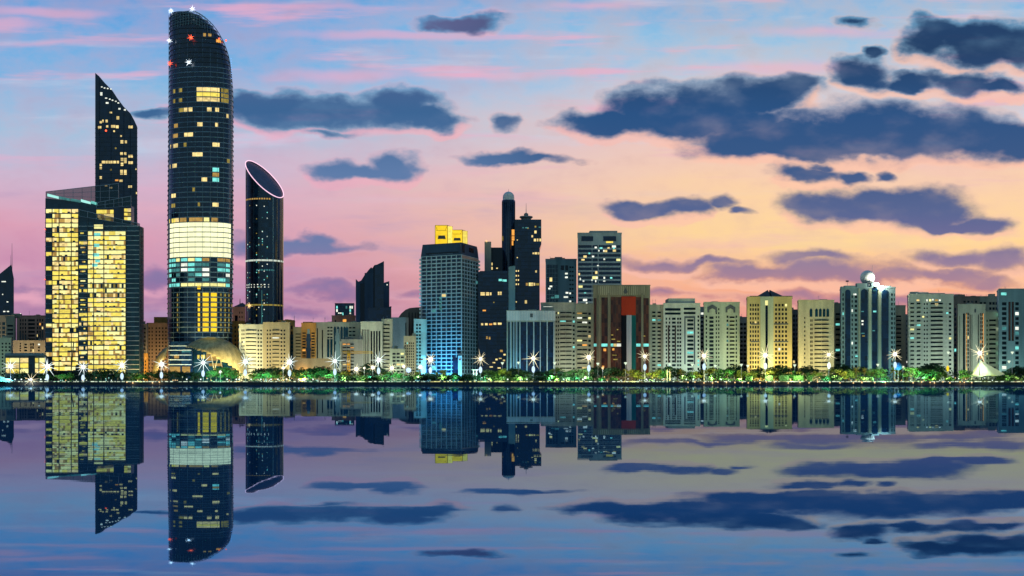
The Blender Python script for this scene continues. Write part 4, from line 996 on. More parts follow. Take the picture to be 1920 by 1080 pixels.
# white crowned dark block with slim fins
T = block('dark glass block with slim white fins below a broad white crown band', 1180, 950, 1041, 583, 30, 'pale_grey', [(952, 958.5, 1, .9, 603, 703, 1, .99, 'glass_teal'), (959.5, 974, 2, .9, 603, 703, 1, .99, 'glass_teal'), (975, 1038, 5, .93, 603, 703, 1, .99, 'glass_navy')], name='office_block', roof=1, parapet=.6)
rect(T, 1180, 950, 1041, 583, 601, 'white_paint', 'crown_band', 1.1, 1.2)
for i in range(18): rect(T, 1180, 951+i*5, 951.7+i*5, 583.6, 600.4, 'fin_white', 'crown_rib', 1.5, .5)
for x in (957, 963.5, 969, 975.2, 988, 1001, 1013, 1026, 1038.5): rect(T, 1180, x-.75, x+.75, 601, 704, 'fin_white', 'fin', 1.0, 1.4)
rect(T, 1180, 994, 999, 588, 595, 'dark_stone', 'emblem', 1.6, .6)
lit_px(T, 1180, [(1016, 622, 6, 4, 'lit_cyan_dim'), (1024, 623, 8, 3, 'lit_cyan_dim'), (1031, 628, 4, 3, 'lit_cyan_dim'), (1005, 625, 7, 2, 'lit_cyan_dim'), (980, 636, 4, 3, 'lit_dim'), (994, 654, 4, 3, 'lit_cyan_dim'), (984, 680, 6, 3, 'lit_cyan_dim'), (1018, 683, 4, 4, 'lit_teal'), (966, 666, 2, 3, 'lit_teal')], 'lit_teal', -.42)
flood(962, 1180, 640, (.25, .75, 1), 16000, 24, 110, .7); flood(1005, 1180, 640, (.5, .8, .8), 6000, 26, 120, .6)
T = block('teal grey tower with a dark left half and a rooftop crane', 1330, 1023, 1081, 487, 30, 'teal_grey', [(1025, 1046, 4, .92, 496, 600, 13, .8, 'glass_teal'), (1051, 1058, 1, .9, 497, 507, 1, .9, 'glass_black'), (1059, 1066, 1, .8, 497, 508, 1, .9, 'glass_black'), (1067, 1076, 2, .7, 497, 570, 9, .35)], name='office_tower', roof=1, litp=.05)
lit_px(T, 1330, [(1062, 513, 5, 3), (1062, 520, 5, 3), (1063, 549, 5, 3), (1069, 550, 3, 3), (1061, 557, 8, 3), (1069, 565, 4, 3), (1033, 537, 5, 3), (1030, 541, 4, 3), (1044, 556, 8, 6, 'lit_cyan_dim'), (1036, 558, 6, 3, 'lit_cyan_dim')], 'lit_white')
m = MB(); a = X(1050, 1330); m.tube((a, 1340, Z(488, 1330)), (a, 1340, Z(482, 1330)), .4); m.tube((X(1032, 1330), 1340, Z(482.5, 1330)), (X(1060, 1330), 1340, Z(482.5, 1330)), .4); T.part('roof_crane', m, 'roof_dark')
T = block('pale block of long window bands with a rounded left corner beside the white crowned block', 1195, 1014, 1080, 569, 28, 'pale_grey', [(1018, 1037, 1, .9, 572, 578, 1, .1), (1041, 1049, 2, .5, 583, 703, 15, .42), (1050, 1072, 2, .95, 583, 703, 15, .42), (1072.5, 1079, 1, .5, 583, 703, 15, .42)], litp=.16, litm=('lit_white', 'lit_teal', 'lit_pale'), roof=1)
T = block('pale block of curved lit balconies left of the flag building', 1190, 1080, 1113, 571, 28, 'beige_grey', [(1082, 1101, 2, .96, 584, 703, 14, .45), (1102, 1109, 1, .6, 584, 703, 14, .45)], litp=.42, litm=('lit_warm', 'lit_pale', 'lit_orange', 'lit_white', 'lit_amber'), roof=1)
T = block('tall pale tower of tight horizontal bands behind the flag building', 1300, 1083, 1165.5, 438, 40, 'pale_white', [(1084, 1110, 1, .97, 458, 600, 17, .55, 'glass_navy'), (1110.5, 1121, 1, .96, 458, 600, 17, .55, 'glass_navy'), (1122, 1164, 1, .98, 458, 600, 17, .55, 'glass_navy')], name='office_tower', roof=0, litp=.1, pent=(1106, 1158, 432))
for a, b in ((1090, 1112), (1131, 1155)): rect(T, 1300, a, b, 443, 452, 'glass_navy', 'window_strip')
lit_px(T, 1300, [(1143, 454, 13, 3, 'lit_yellow'), (1117, 464, 4, 3), (1127, 465, 5, 3, 'lit_teal'), (1141, 465, 4, 3, 'lit_warm'), (1151, 465, 3, 3, 'lit_teal'), (1152, 470, 6, 4, 'lit_warm'), (1123, 470, 2, 3), (1132, 470, 2, 3), (1097, 481, 6, 4, 'lit_warm'), (1093, 487, 6, 3, 'lit_warm'), (1112, 481, 4, 3), (1105, 475, 3, 3, 'lit_teal'), (1133, 486, 3, 3), (1121, 498, 3, 2), (1118, 511, 4, 5, 'lit_warm'), (1086, 514, 3, 4, 'lit_warm'), (1088, 523, 2, 4), (1119, 521, 3, 3), (1133, 521, 3, 4), (1146, 521, 4, 3, 'lit_teal'), (1094, 527, 3, 3), (1110, 525, 2, 3), (1133, 527, 4, 2), (1117, 527, 2, 4), (1097, 549, 4, 2, 'lit_teal'), (1100, 568, 3, 2)], 'lit_white', .1)

# --- flag building
D = 1172.0
T = block('brown glass building with stone columns and a huge flag hung down its front', D, 1112, 1219, 536, 34, 'column_stone', [(1113, 1119, 1, .9, 558, 703, 1, .99, 'glass_brown'), (1127, 1140, 1, .9, 557, 703, 1, .99, 'glass_brown'), (1145, 1202, 6, .985, 556, 703, 1, .99, 'glass_brown'), (1206, 1217, 1, .9, 558, 703, 1, .99, 'glass_brown')], name='office_building', roof=1, side=1)
rect(T, D, 1120, 1210, 534.5, 554, 'column_stone', 'crown_band', .8, .8)
for i in range(23): rect(T, D, 1121+i*3.9, 1122.4+i*3.9, 537, 553, 'beige_grey', 'crown_rib', 1.15, .4)
for x, w in ((1123.5, 3.2), (1141.6, 4), (1203.5, 2.6)): rect(T, D, x-w/2, x+w/2, 550, 706, 'column_stone', 'column', 1.6, 1.8)
m = MB(); e = [(X(1172.5, D)+a*.44, Z(546, D)+b*.44) for a, b in ((-1, -5), (1, -5), (1.3, -4), (3.6, -3), (4, -1), (3, .6), (2.6, 2.4), (.9, 3.4), (0, 8), (-.9, 3.4), (-2.6, 2.4), (-3, .6), (-4, -1), (-3.6, -3), (-1.3, -4))]; m.prism_y(e, D-1.6, D-.9); T.part('emblem', m, 'dark_stone')
for i, (a, b, mt) in enumerate([(1112.5, 1119, 'lit_teal'), (1126.5, 1139, 'lit_teal'), (1144, 1150, 'lit_teal'), (1150.5, 1156, 'lit_warm'), (1156.5, 1164.5, 'lit_white'), (1193, 1201, 'lit_teal'), (1205.5, 1217, 'lit_teal')]): lit_px(T, D, [((a+b)/2, 647, b-a, 5.4)], mt, -.2)
lit_px(T, D, [(1134, 656, 5, 5, 'lit_orange'), (1150, 655, 4, 4, 'lit_orange'), (1158, 618, 3, 2, 'lit_dim'), (1148, 628, 4, 2, 'lit_dim'), (1160, 640, 6, 2, 'lit_dim'), (1150, 636, 7, 2, 'lit_dim'), (1208, 630, 4, 2, 'lit_dim'), (1131, 688, 4, 5, 'lit_orange'), (1152, 666, 8, 2, 'lit_dim'), (1154, 674, 8, 2, 'lit_dim')], 'lit_orange', -.3)
FT = Thing('flag', 'huge red, black, white and green flag hung down the brown glass building', 'flag', (X(1178, D), D-1, Z(700, D)))
def cloth(name, x0, x1, y0, y1, mat):
    m = MB(); nx, nz = 8, 14
    for i in range(nx+1):
        for j in range(nz+1):
            a = i/nx; b = j/nz; px = x0+(x1-x0)*a; py = y0+(y1-y0)*b
            m.v.append((X(px, D), D-.9-.22*math.sin(px*.55+py*.03)-.1*math.sin(px*1.3+1), Z(py, D)))
    for i in range(nx):
        for j in range(nz): k = i*(nz+1)+j; m.f.append((k, k+1, k+nz+2, k+nz+1)); m.m.append(0)
    FT.part(name, m, mat, True)
cloth('red_bar', 1165, 1192, 556, 591, 'flag_red'); cloth('black_bar', 1165, 1174.6, 591, 704, 'flag_black'); cloth('white_bar', 1174.6, 1184, 591, 704, 'flag_white'); cloth('green_bar', 1184, 1192, 591, 704, 'flag_green')

# --- the row of pale blocks on the right
block('slim pale block of paired windows right of the flag building', 1182, 1218, 1246, 573, 26, 'pale_grey', [(1222, 1230, 1, .8, 583, 703, 17, .6), (1232, 1240, 1, .8, 583, 703, 17, .6)], litp=.10, litm=('lit_teal', 'lit_white', 'lit_cyan_dim'), roof=2)
T = block('pale block with dark outlined window panels and a set back top storey', 1176, 1244, 1313, 570, 30, 'pale_white', [(1247, 1252, 1, .5, 594, 703, 15, .5), (1253, 1258, 1, .5, 594, 703, 15, .5), (1259, 1268, 1, .7, 594, 703, 15, .5), (1269, 1278, 2, .7, 594, 703, 15, .5), (1286, 1303, 1, .62, 597, 703, 14, .5), (1307, 1312, 1, .6, 590, 703, 15, .5)], litp=.13, litm=('lit_teal', 'lit_cyan_dim', 'lit_white'), roof=2, pent=(1254, 1304, 559))
rect(T, 1176, 1247, 1276, 578, 582.5, 'glass', 'window_strip', .15); rect(T, 1176, 1282, 1304, 577, 581, 'glass', 'window_strip', .15); rect(T, 1176, 1247, 1276, 586, 590, 'glass', 'window_strip', .15); rect(T, 1176, 1282, 1304, 585, 589, 'glass', 'window_strip', .15)
rect(T, 1176, 1283, 1303.5, 593, 596.5, 'dark_stone', 'dark_frame', .2); rect(T, 1176, 1283, 1285.4, 596.5, 683, 'dark_stone', 'dark_frame', .2); rect(T, 1176, 1301, 1303.5, 596.5, 683, 'dark_stone', 'dark_frame', .2)
rect(T, 1176, 1252.2, 1255, 610, 680, 'dark_brown', 'dark_frame', .2); rect(T, 1176, 1265, 1267.6, 610, 680, 'dark_brown', 'dark_frame', .2)
block('narrow grey block between the outlined block and the twin arch block', 1250, 1311, 1324, 577, 20, 'grey_stone', [(1313, 1321, 1, .7, 584, 700, 15, .45)], roof=0)
T = block('pale green block with two pointed arch tops over its window columns', 1180, 1320, 1387, 568, 28, 'green_grey', [(1322, 1327, 1, .5, 590, 703, 15, .5), (1328, 1340, 1, .6, 592, 703, 15, .55), (1341, 1350, 2, .5, 576, 703, 17, .45), (1361, 1367, 1, .5, 590, 703, 15, .5), (1367.5, 1378, 1, .85, 592, 703, 15, .55), (1378.5, 1383, 1, .5, 590, 703, 15, .5)], litp=.06, litm=('lit_teal', 'lit_cyan_dim'), roof=1)
for c in (1335.5, 1369.5):
    q = MB(); d = 1180; q.prism_y([(X(c-9, d), Z(586, d)), (X(c-9, d), Z(576, d)), (X(c, d), Z(571, d)), (X(c+9, d), Z(576, d)), (X(c+9, d), Z(586, d)), (X(c+5.5, d), Z(586, d)), (X(c+5.5, d), Z(581, d)), (X(c, d), Z(578, d)), (X(c-5.5, d), Z(581, d)), (X(c-5.5, d), Z(586, d))], d-.3, d+.3); T.part('pointed_arch', q, 'dark_stone')
block('low grey block with lit top windows between the arch block and the yellow lit block', 1240, 1385, 1404, 596, 22, 'grey_stone', [(1387, 1400, 2, .7, 604, 700, 12, .5)], litp=.16, litm=('lit_pale', 'lit_white'), roof=2)
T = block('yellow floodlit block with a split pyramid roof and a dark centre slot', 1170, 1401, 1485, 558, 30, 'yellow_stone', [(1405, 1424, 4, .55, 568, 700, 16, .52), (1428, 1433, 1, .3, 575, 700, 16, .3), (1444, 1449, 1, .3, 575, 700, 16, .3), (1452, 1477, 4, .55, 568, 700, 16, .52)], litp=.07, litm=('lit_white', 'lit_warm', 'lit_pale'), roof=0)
rect(T, 1170, 1425.5, 1450, 556, 706, 'green_grey', 'centre_bay', .5, .7); rect(T, 1170, 1435, 1439.3, 572, 706, 'glass_black', 'centre_slot', .8, .5); lit_px(T, 1170, [(1437, 568, 5, 9, 'lit_pale')], 'lit_pale', .9)
for y in (607.5, 640.5): rect(T, 1170, 1408, 1424, y-1.3, y+1.3, 'dark_stone', 'dark_band', .15); rect(T, 1170, 1451, 1478, y-1.3, y+1.3, 'dark_stone', 'dark_band', .15)
m = MB(); d = 1185; cz = Z(559, d)
for s in (-1, 1):
    a = X(1441+s*1.5, d); b = X(1441+s*26, d); y0, y1 = 1172, 1198
    A, B_, C_ = (a, y0, cz), (b, y0, cz), (a, 1184, Z(543.5, d)); E, H = (a, y1, cz), (b, y1, cz)
    m.poly([A, B_, C_] if s > 0 else [B_, A, C_]); m.poly([B_, H, C_]); m.poly([H, E, C_]); m.poly([A, C_, E])
T.part('pyramid_roof', m, 'roof_dark')
m = MB(); m.box(X(1404, d), X(1482, d), 1176, 1196, cz-1, Z(556, d)); T.part('roof_terrace', m, 'roof_dark')
flood(1413, 1170, 600, (1, .80, .28), 30000, 30, 120, .5); flood(1466, 1170, 600, (1, .80, .28), 30000, 30, 120, .5); flood(1438, 1170, 600, (.5, 1, .8), 7000, 26, 90, .5)
block('dark narrow block between the yellow lit block and the beige arched block', 1250, 1484, 1502, 582, 22, 'dark_stone', [(1486, 1497, 2, .6, 588, 700, 13, .5)], litp=.06, roof=1)
T = block('beige block with five tall arched windows under its roof', 1172, 1497, 1564, 564, 28, 'cream', [(1507, 1511, 1, .5, 592, 700, 13, .4), (1519, 1524, 2, .7, 597, 700, 13, .5), (1527, 1554, 2, .96, 597, 700, 13, .42)], litp=.05, litm=('lit_white', 'lit_pale'), roof=2, pent=(1516, 1554, 562))
for x in (1520.5, 1530.8, 1538, 1545, 1552): arch(T, 1172, x-2.6, x+2.6, 578, 594, 'glass_teal', pointed=True)
block('slim grey balcony block left of the arched tower with the white sphere', 1215, 1562, 1579, 570, 24, 'beige_grey', [(1566, 1576, 1, .8, 585, 700, 12, .5)], litp=.3, litm=('lit_teal', 'lit_white', 'lit_cyan_dim', 'lit_warm'), roof=1)
T = block('teal grey tower of tall dark arches crowned by a glowing white sphere', 1180, 1577, 1679, 540, 34, 'teal_grey', [(1579, 1583, 1, .6, 548, 700, 17, .5), (1596, 1600, 1, .6, 552, 700, 17, .5), (1602, 1608, 1, .7, 552, 700, 17, .5), (1670, 1675, 1, .6, 548, 700, 17, .5), (1675.5, 1678.5, 1, .6, 548, 700, 17, .5)], litp=.06, litm=('lit_teal', 'lit_white'), roof=0)
for a, b, y0 in ((1584.5, 1594.5, 543), (1614, 1627, 542), (1635, 1645, 537), (1653, 1666, 543)): arch(T, 1180, a, b, y0, 704, 'glass_navy', 'arched_glazing', .2)
for a, b in ((1609, 1613), (1628, 1634), (1646, 1652)): rect(T, 1180, a+.6, b-.6, 541, 704, 'green_grey', 'pilaster', .9, 1)
for a, b, y in ((1578, 1580, 537), (1584, 1604, 535.5), (1607, 1626, 531), (1634, 1648, 530), (1652, 1671, 536), (1675, 1679, 538)): rect(T, 1180, a, b, y, 541, 'teal_grey', 'battlement', .2, 6)
lit_px(T, 1180, [(1604, 552, 3, 3), (1601, 552, 2, 3), (1617, 584, 5, 2, 'lit_cyan_dim'), (1617, 602, 4, 3), (1617, 608, 3, 3), (1640, 584, 6, 3, 'lit_teal'), (1632, 608, 3, 3, 'lit_teal'), (1618, 625, 6, 2, 'lit_cyan_dim'), (1606, 668, 5, 3, 'lit_teal'), (1640, 545, 6, 2, 'lit_cyan_dim'), (1619, 630, 5, 2, 'lit_dim'), (1638, 620, 5, 2, 'lit_cyan_dim')], 'lit_white', .3)
sx, sz = X(1626.5, 1192), Z(520.5, 1192)
q = MB(); q.ball((sx, 1192, sz), 13.6/F*1192, n=28, h=18); T.part('white_sphere', q, 'white_paint', True)
q = MB(); q.lathe((sx, 1192, 0), [(4, Z(541, 1180)), (4, Z(533, 1180)), (3, Z(531, 1180))], 16); T.part('sphere_base', q, 'white_paint')
mast(T, 1180, 1635.5, 497, 532, .28, 10); mast(T, 1180, 1589, 527, 537, .2, 10)
q = MB(); q.box(X(1587, 1190)-.5, X(1591, 1190), 1189.6, 1190.2, Z(528.5, 1190), Z(526, 1190)); T.part('dish', q, 'roof_dark')
light('POINT', 'sphere_floodlight', (sx+8, 1178, sz-6), (1, 1, .85), 26000); light('POINT', 'sphere_floodlight', (X(1641, 1186), 1186, Z(527, 1180)), (1, 1, .75), 300)
block('yellow green balcony block right of the sphere tower', 1225, 1674, 1698, 574, 24, 'cream', [(1679, 1691, 1, .8, 590, 700, 14, .5)], litp=.25, litm=('lit_white', 'lit_pale', 'lit_amber'), roof=1)
block('narrow grey slab behind the wide balcony block', 1260, 1696, 1708, 591, 20, 'grey_stone', [(1698, 1705, 1, .5, 598, 700, 12, .4)], roof=0)
T = block('wide pale block with deep balconies, brightest windows on its top floor', 1176, 1704, 1788, 553, 30, 'pale_white', [(1706, 1715, 1, .8, 566, 703, 17, .5), (1718, 1727, 1, .8, 566, 703, 17, .5), (1731, 1741, 2, .5, 566, 703, 17, .35), (1744, 1769, 1, .92, 566, 703, 17, .5), (1771, 1777, 1, .1, 566, 703, 17, .5), (1778, 1785, 1, .6, 566, 703, 17, .42)], litp=.07, litm=('lit_white', 'lit_teal', 'lit_pale'), roof=3, pent=(1722, 1774, 549))
lit_px(T, 1176, [(1721, 563, 5, 3, 'lit_warm'), (1738, 563, 2, 4), (1744, 563, 4, 4, 'lit_pale'), (1749, 562, 3, 3), (1756, 563, 6, 3, 'lit_amber'), (1762, 563, 3, 3), (1756, 571, 6, 4, 'lit_warm'), (1776, 587, 4, 3, 'lit_teal'), (1731, 594, 4, 3, 'lit_pale')], 'lit_white', .2)
block('brown topped block with terraces behind the pale finned block at the right', 1290, 1784, 1837, 557, 28, 'brown_stone', [(1789, 1800, 2, .85, 576, 700, 13, .6, 'glass_navy'), (1805, 1834, 4, .5, 561, 580, 2, .4)], litp=.22, litm=('lit_white', 'lit_teal', 'lit_pale'), roof=3)
block('tan block with a flat terrace roof at the right, second tallest of the brown pair', 1300, 1832, 1876, 557, 28, 'beige_grey', [(1836, 1850, 2, .6, 564, 700, 14, .45), (1854, 1872, 3, .7, 564, 700, 14, .45)], litp=.10, roof=2, pent=(1834, 1850, 555))
T = block('pale block of vertical fins with red orange lit window strips', 1182, 1796, 1848, 572, 26, 'pale_grey', [(1798, 1801, 1, .3, 590, 703, 1, .96), (1805, 1810, 1, .8, 586, 703, 1, .97), (1811, 1817, 2, .75, 585, 703, 16, .6), (1818, 1824, 2, .4, 588, 703, 1, .97), (1833, 1836, 1, .5, 588, 703, 1, .97), (1837, 1844, 2, .7, 586, 703, 16, .6)], litp=.16, litm=('lit_orange', 'lit_warm', 'lit_pale'), roof=1)
for x in (1812, 1818, 1838, 1843.5): rect(T, 1182, x-.35, x+.35, 588, 700, 'lit_orange' if x in (1812, 1843.5) else 'rose_stone', 'light_strip', .25, .3)
arch(T, 1182, 1827, 1830, 579, 586, 'dark_stone', 'arched_opening')
block('green grey block of wide window bands beside the dark teal slab', 1186, 1846, 1878, 586, 24, 'green_grey', [(1849, 1853, 1, .5, 597, 703, 12, .4), (1854, 1868, 1, .9, 597, 703, 12, .5)], litp=.18, litm=('lit_amber', 'lit_white', 'lit_pale'), roof=1)
T = block('dark teal slab with lit window columns at the right edge of the picture', 1168, 1873, 1990, 543, 34, 'teal_grey', [(1878, 1888, 1, .85, 565, 703, 15, .55), (1890, 1902, 2, .7, 565, 640, 1, .98, 'glass_brown'), (1903, 1911, 1, .85, 565, 703, 15, .55), (1950, 1985, 4, .6, 565, 703, 15, .5)], litp=.55, litm=('lit_white', 'lit_teal', 'lit_cyan_dim'), roof=1, name='office_block')
lit_px(T, 1168, [(1882, 551, 10, 5, 'lit_teal')], 'lit_teal'); mast(T, 1168, 1886, 537, 543, .25, 4)

# spots without fixtures: floodlit fronts, plus fill added to brighten dark ones
for px, D, py, c, p in [(20, 1180, 640, (.7, 1, .75), 9000), (58, 1240, 620, (1, .68, .36), 38000), (296, 1290, 600, (1, .62, .26), 42000), (266, 1190, 660, (1, .55, .12), 9000), (446, 1340, 580, (1, .6, .45), 12000), (645, 1340, 595, (1, .55, .2), 9000), (770, 1280, 600, (1, .7, .5), 9000), (750, 1240, 600, (1, .95, .8), 9000), (470, 1175, 620, (.72, 1, 1), 8000), (518, 1172, 620, (1, .80, .36), 9500), (578, 1180, 620, (1, .5, .08), 30000), (556, 1185, 620, (1, .9, .5), 9000), (540, 1230, 604, (1, .6, .2), 9000), (600, 1160, 640, (1, .9, .6), 6000),
     (632, 1200, 620, (.85, 1, .85), 22000), (696, 1172, 620, (.9, 1, .8), 14000), (726, 1176, 620, (.8, 1, .9), 7000), (768, 1162, 640, (1, 1, .7), 9000), (786, 1215, 620, (.4, 1, .9), 8000), (1060, 1195, 600, (.8, 1, .85), 12000), (1096, 1190, 600, (1, .85, .6), 7000), (1165, 1172, 600, (1, .6, .3), 12000),
     (1231, 1182, 600, (.75, 1, .9), 8000), (1280, 1176, 600, (.75, 1, .9), 16000), (1352, 1180, 600, (.7, 1, .8), 17000), (1530, 1172, 600, (1, .95, .5), 22000), (1572, 1215, 600, (1, .9, .6), 5000), (1628, 1180, 600, (.55, 1, .9), 14000), (1688, 1225, 600, (1, .95, .5), 9000), (1745, 1176, 600, (.75, 1, .85), 15000), (1822, 1182, 600, (.85, 1, .85), 10000), (1862, 1186, 600, (.8, 1, .7), 6000), (1895, 1168, 600, (.4, .9, .9), 8000),
 (376, 1200, 500, (.4, .75, 1), 16000), (1124, 1300, 500, (.65, .85, 1), 34000), (1054, 1330, 540, (.5, .9, 1), 15000), (700, 1300, 540, (.4, .65, 1), 14000), (496, 1220, 500, (.35, .65, 1), 12000), (990, 1270, 500, (.3, .5, 1), 16000)]:
    flood(px, D, py, c, p)
# ================================================================== THE WATERFRONT
def single(name, mb, mats, label, cat, loc, group=None, smooth=False):
    o = put(name, mb.mesh(name, mats, loc, smooth), None, loc); tag(o, label, cat, group); return o
m = MB(); m.box(-1500, X(1000, 1049), 1048.6, 1049.2, -4, G); single('quay_wall', m, 'quay_stone', 'long dark quay wall along the left and middle of the shore', 'wall', (X(500, 1049), 1049, -4))
m = MB(); m.box(X(1240, 1049), 1500, 1048.6, 1049.2, -4, G); single('quay_wall', m, 'quay_stone', 'dark quay wall with warm lamps along the right of the shore', 'wall', (X(1500, 1049), 1049, -4))
m = MB(); m.box(X(1000, 1049), X(1240, 1049), 1048.6, 1049.2, -4, G-.3); m.box(X(1012, 1046), X(1236, 1046), 1045.6, 1048.6, -4, G-1.0)
m.box(X(1165, 1044), X(1232, 1044), 1043, 1045.6, -4, G-1.8)
single('landing_stage', m, 'dark_brown', 'low dark brown landing stage stepping out before the flag building', 'landing stage', (X(1120, 1046), 1047, -4))

LAMPS = [(20, 687, 'left edge green block'), (89, 687, 'office building left corner'), (156, 688, 'office building middle'), (229, 685, 'office building right corner'), (303, 683, 'gold shell canopy'), (381, 680, 'tallest tower'), (460, 678, 'big shell canopy tip'), (543, 679, 'yellow block right edge'), (628, 677, 'wide arch block'), (710, 675, 'slim white fins'), (807, 674, 'blue grid tower'), (901, 673, 'low black block'),
         (1000, 672, 'white crowned block'), (1104, 670, 'lit balcony block'), (1209, 668, 'flag building right edge'), (1320, 667, 'outlined panel block'), (1435, 666, 'pyramid roof block'), (1554, 665, 'five arch block'), (1678, 664, 'sphere tower right edge'), (1837, 662, 'white tent')]
DL = 1056.0
for i, (px, py, where) in enumerate(LAMPS):
    cool = i < 10
    T = Thing('lamp_mast', f'tall lamp mast with added glare rays on its head before the {where}', 'lamp mast', (X(px, DL), DL, G), 'tall lamp masts along the promenade')
    m = MB(); m.tube((X(px, DL), DL, G), (X(px, DL), DL, Z(py, DL)), .24, .15, 6); T.part('pole', m, 'steel')
    star(T, px, py, DL, 1.4+.25*math.sin(i*2.1), 'lamp_white', 7.6+1.5*math.sin(i*1.7), 'glare_spike_cool' if cool else 'glare_spike', 'lamp_head', 10+i % 4)
    if i not in (0, 19):
        q = MB(); q.ball((X(px, DL), DL-.5, Z(py+20.5, DL)), 1.25, .5, 2.5); T.part('oval_light_panel', q, 'lamp_blue' if i not in (16, 17) else 'lamp_globe', True)
    light('POINT', 'mast_lamp', (X(px, DL), DL-2.2, Z(py, DL)), (1, .95, .82), 5200, size=1)
    light('POINT', 'panel_lamp', (X(px, DL), DL-2.4, Z(py+21, DL)), (.45, .72, 1), 3400, size=1)
# extra lamps
for px, py, r, spike, mt, where in [(58, 712, .9, 8, 'lamp_cool', 'low lamp with long added glare rays at the water edge before the glazed hall'), (668, 692, 1.5, 5, 'lamp_white', 'bright street lamp between the crane and the slim white fins'), (699, 689, 1.3, 5, 'lamp_white', 'lower bright lamp just left of the mast at the white fins'), (735, 690, 1.3, 5, 'lamp_white', 'bright lamp low before the balcony block'), (757, 687, 1.0, 3.5, 'lamp_white', 'small bright lamp before the square window grid block'), (766, 694, 1.9, 3, 'lamp_blue', 'large oval blue white light left of the blue grid tower'),
     (788, 688, 1.2, 4, 'lamp_cool', 'bright lamp by the left foot of the blue grid tower'), (531, 690, .9, 3.5, 'lamp_white', 'small bright lamp left of the mast at the yellow block'), (413, 697, .7, 2, 'lamp_cool', 'small white light under the big shell canopy'), (683, 690, .7, 1.5, 'lamp_white', 'small pale lamp before the left edge of the white fins'), (1130, 690, .8, 1.5, 'lamp_warm', 'small orange lamp at the foot of the flag building')]:
    d = 1062 if py < 705 else 1048.5
    T = Thing('street_lamp', where, 'street lamp', (X(px, d), d, G))
    m = MB(); m.tube((X(px, d), d, min(G, Z(py, d))-1), (X(px, d), d, Z(py, d)), .16, n=5); T.part('pole', m, 'steel')
    star(T, px, py, d-.5, r, mt, spike, 'glare_spike' if mt != 'lamp_blue' else mt, 'lamp_head', 10)
    light('POINT', 'street_lamp_light', (X(px, d), d-2.5, Z(py, d)), (1, .93, .8), 3500, size=1)
for px, py, where in [(972, 680, 'slim white fins of the crowned block'), (1040, 681, 'banded block'), (1121, 682, 'brown glass left column'), (1173, 681, 'flag'), (1298, 684, 'outlined panel block'), (1341, 686, 'arch block'), (1390, 684, 'low grey block'), (1402, 686, 'yellow block left edge'), (1490, 685, 'dark narrow block'), (1646, 684, 'sphere tower'), (1693, 688, 'yellow green block'), (1778, 661, 'wide balcony block'), (1892, 678, 'tent right end'), (1898, 661, 'teal slab'), (1256, 683, 'slim paired window block'), (942, 681, 'low black block right edge')]:
    d = 1064
    T = Thing('street_lamp', f'slim pale lamp post with flared head before the {where}', 'street lamp', (X(px, d), d, G), 'slim lamp posts among the trees')
    m = MB(); m.tube((X(px, d), d, G), (X(px, d), d, Z(py+2, d)), .16, .12, 5); T.part('pole', m, 'steel')
    q = MB(); q.lathe((X(px, d), d, Z(py+3, d)), [(.2, 0), (1.1, 1.4), (1.25, 1.7), (.9, 1.9), (.1, 1.95)], 10); T.part('lamp_head', q, 'lamp_strip')
    light('POINT', 'lamp_post_light', (X(px, d), d-2.5, Z(py, d)), (1, .95, .7), 1100)
# globe lamps on the quay
mg = MB(); mg.tube((0, 0, 0), (0, 0, 2.1), .09, n=5); MEP = mg.mesh('pole', 'steel'); mg = MB(); mg.ball((0, 0, 2.5), .52, n=10, h=7); MEG = mg.mesh('globe', 'lamp_globe', smooth=True); mg = MB(); mg.ball((0, 0, 2.5), .5, n=10, h=7); MEGW = mg.mesh('globe', 'lamp_warm', smooth=True)
rg = random.Random(9)
gl = [28, 40, 54, 76, 85, 350, 376, 426, 443, 448, 471, 489, 508, 521, 537, 560, 573, 587, 917, 952, 988, 1093, 1057, 1287, 1300, 1352, 1212]
for px in gl:
    o = bpy.data.objects.new('globe_lamp', None); COL.objects.link(o); o.location = (X(px, 1050), 1050+rg.uniform(-.3, .8), G-.4)
    tag(o, 'small white globe lamp on a short post at the quay edge', 'globe lamp', 'small globe lamps along the quay edge')
    put('pole', MEP, o); g = put('globe', MEG, o); g.scale = (1, 1, 1)
for px in [238, 249, 286, 299, 1303, 1336, 1362, 1378, 1403, 1425, 1452, 1478, 1500, 1517, 1533, 1556, 1575, 1712, 1728, 1744, 1752, 1768, 1781, 1800, 1808, 1822, 1290, 1320, 1346, 1392, 1437, 1600, 1616, 1640, 1660]:
    o = bpy.data.objects.new('quay_lamp', None); COL.objects.link(o); o.location = (X(px, 1048.2), 1048.1, -.4+rg.uniform(-.5, .3))
    tag(o, 'small warm amber lamp glowing on the face of the dark quay wall', 'quay lamp', 'warm lamps along the quay wall')
    put('bracket', MEP, o); g = put('globe', MEGW, o)
    if rg.random() < .4: light('POINT', 'quay_lamp_light', (X(px, 1047), 1046.6, 2.0), (1, .6, .25), 260)
mats_ = {}
for mt in ('lamp_globe', 'lamp_warm', 'lamp_strip', 'lamp_cyan'):
    mg = MB(); mg.ball((0, 0, 1.5), .36, n=8, h=6); mats_[mt] = mg.mesh('globe', mt, smooth=True)
mg = MB(); mg.tube((0, 0, 0), (0, 0, 1.2), .07, n=5); MEB = mg.mesh('post', 'steel')
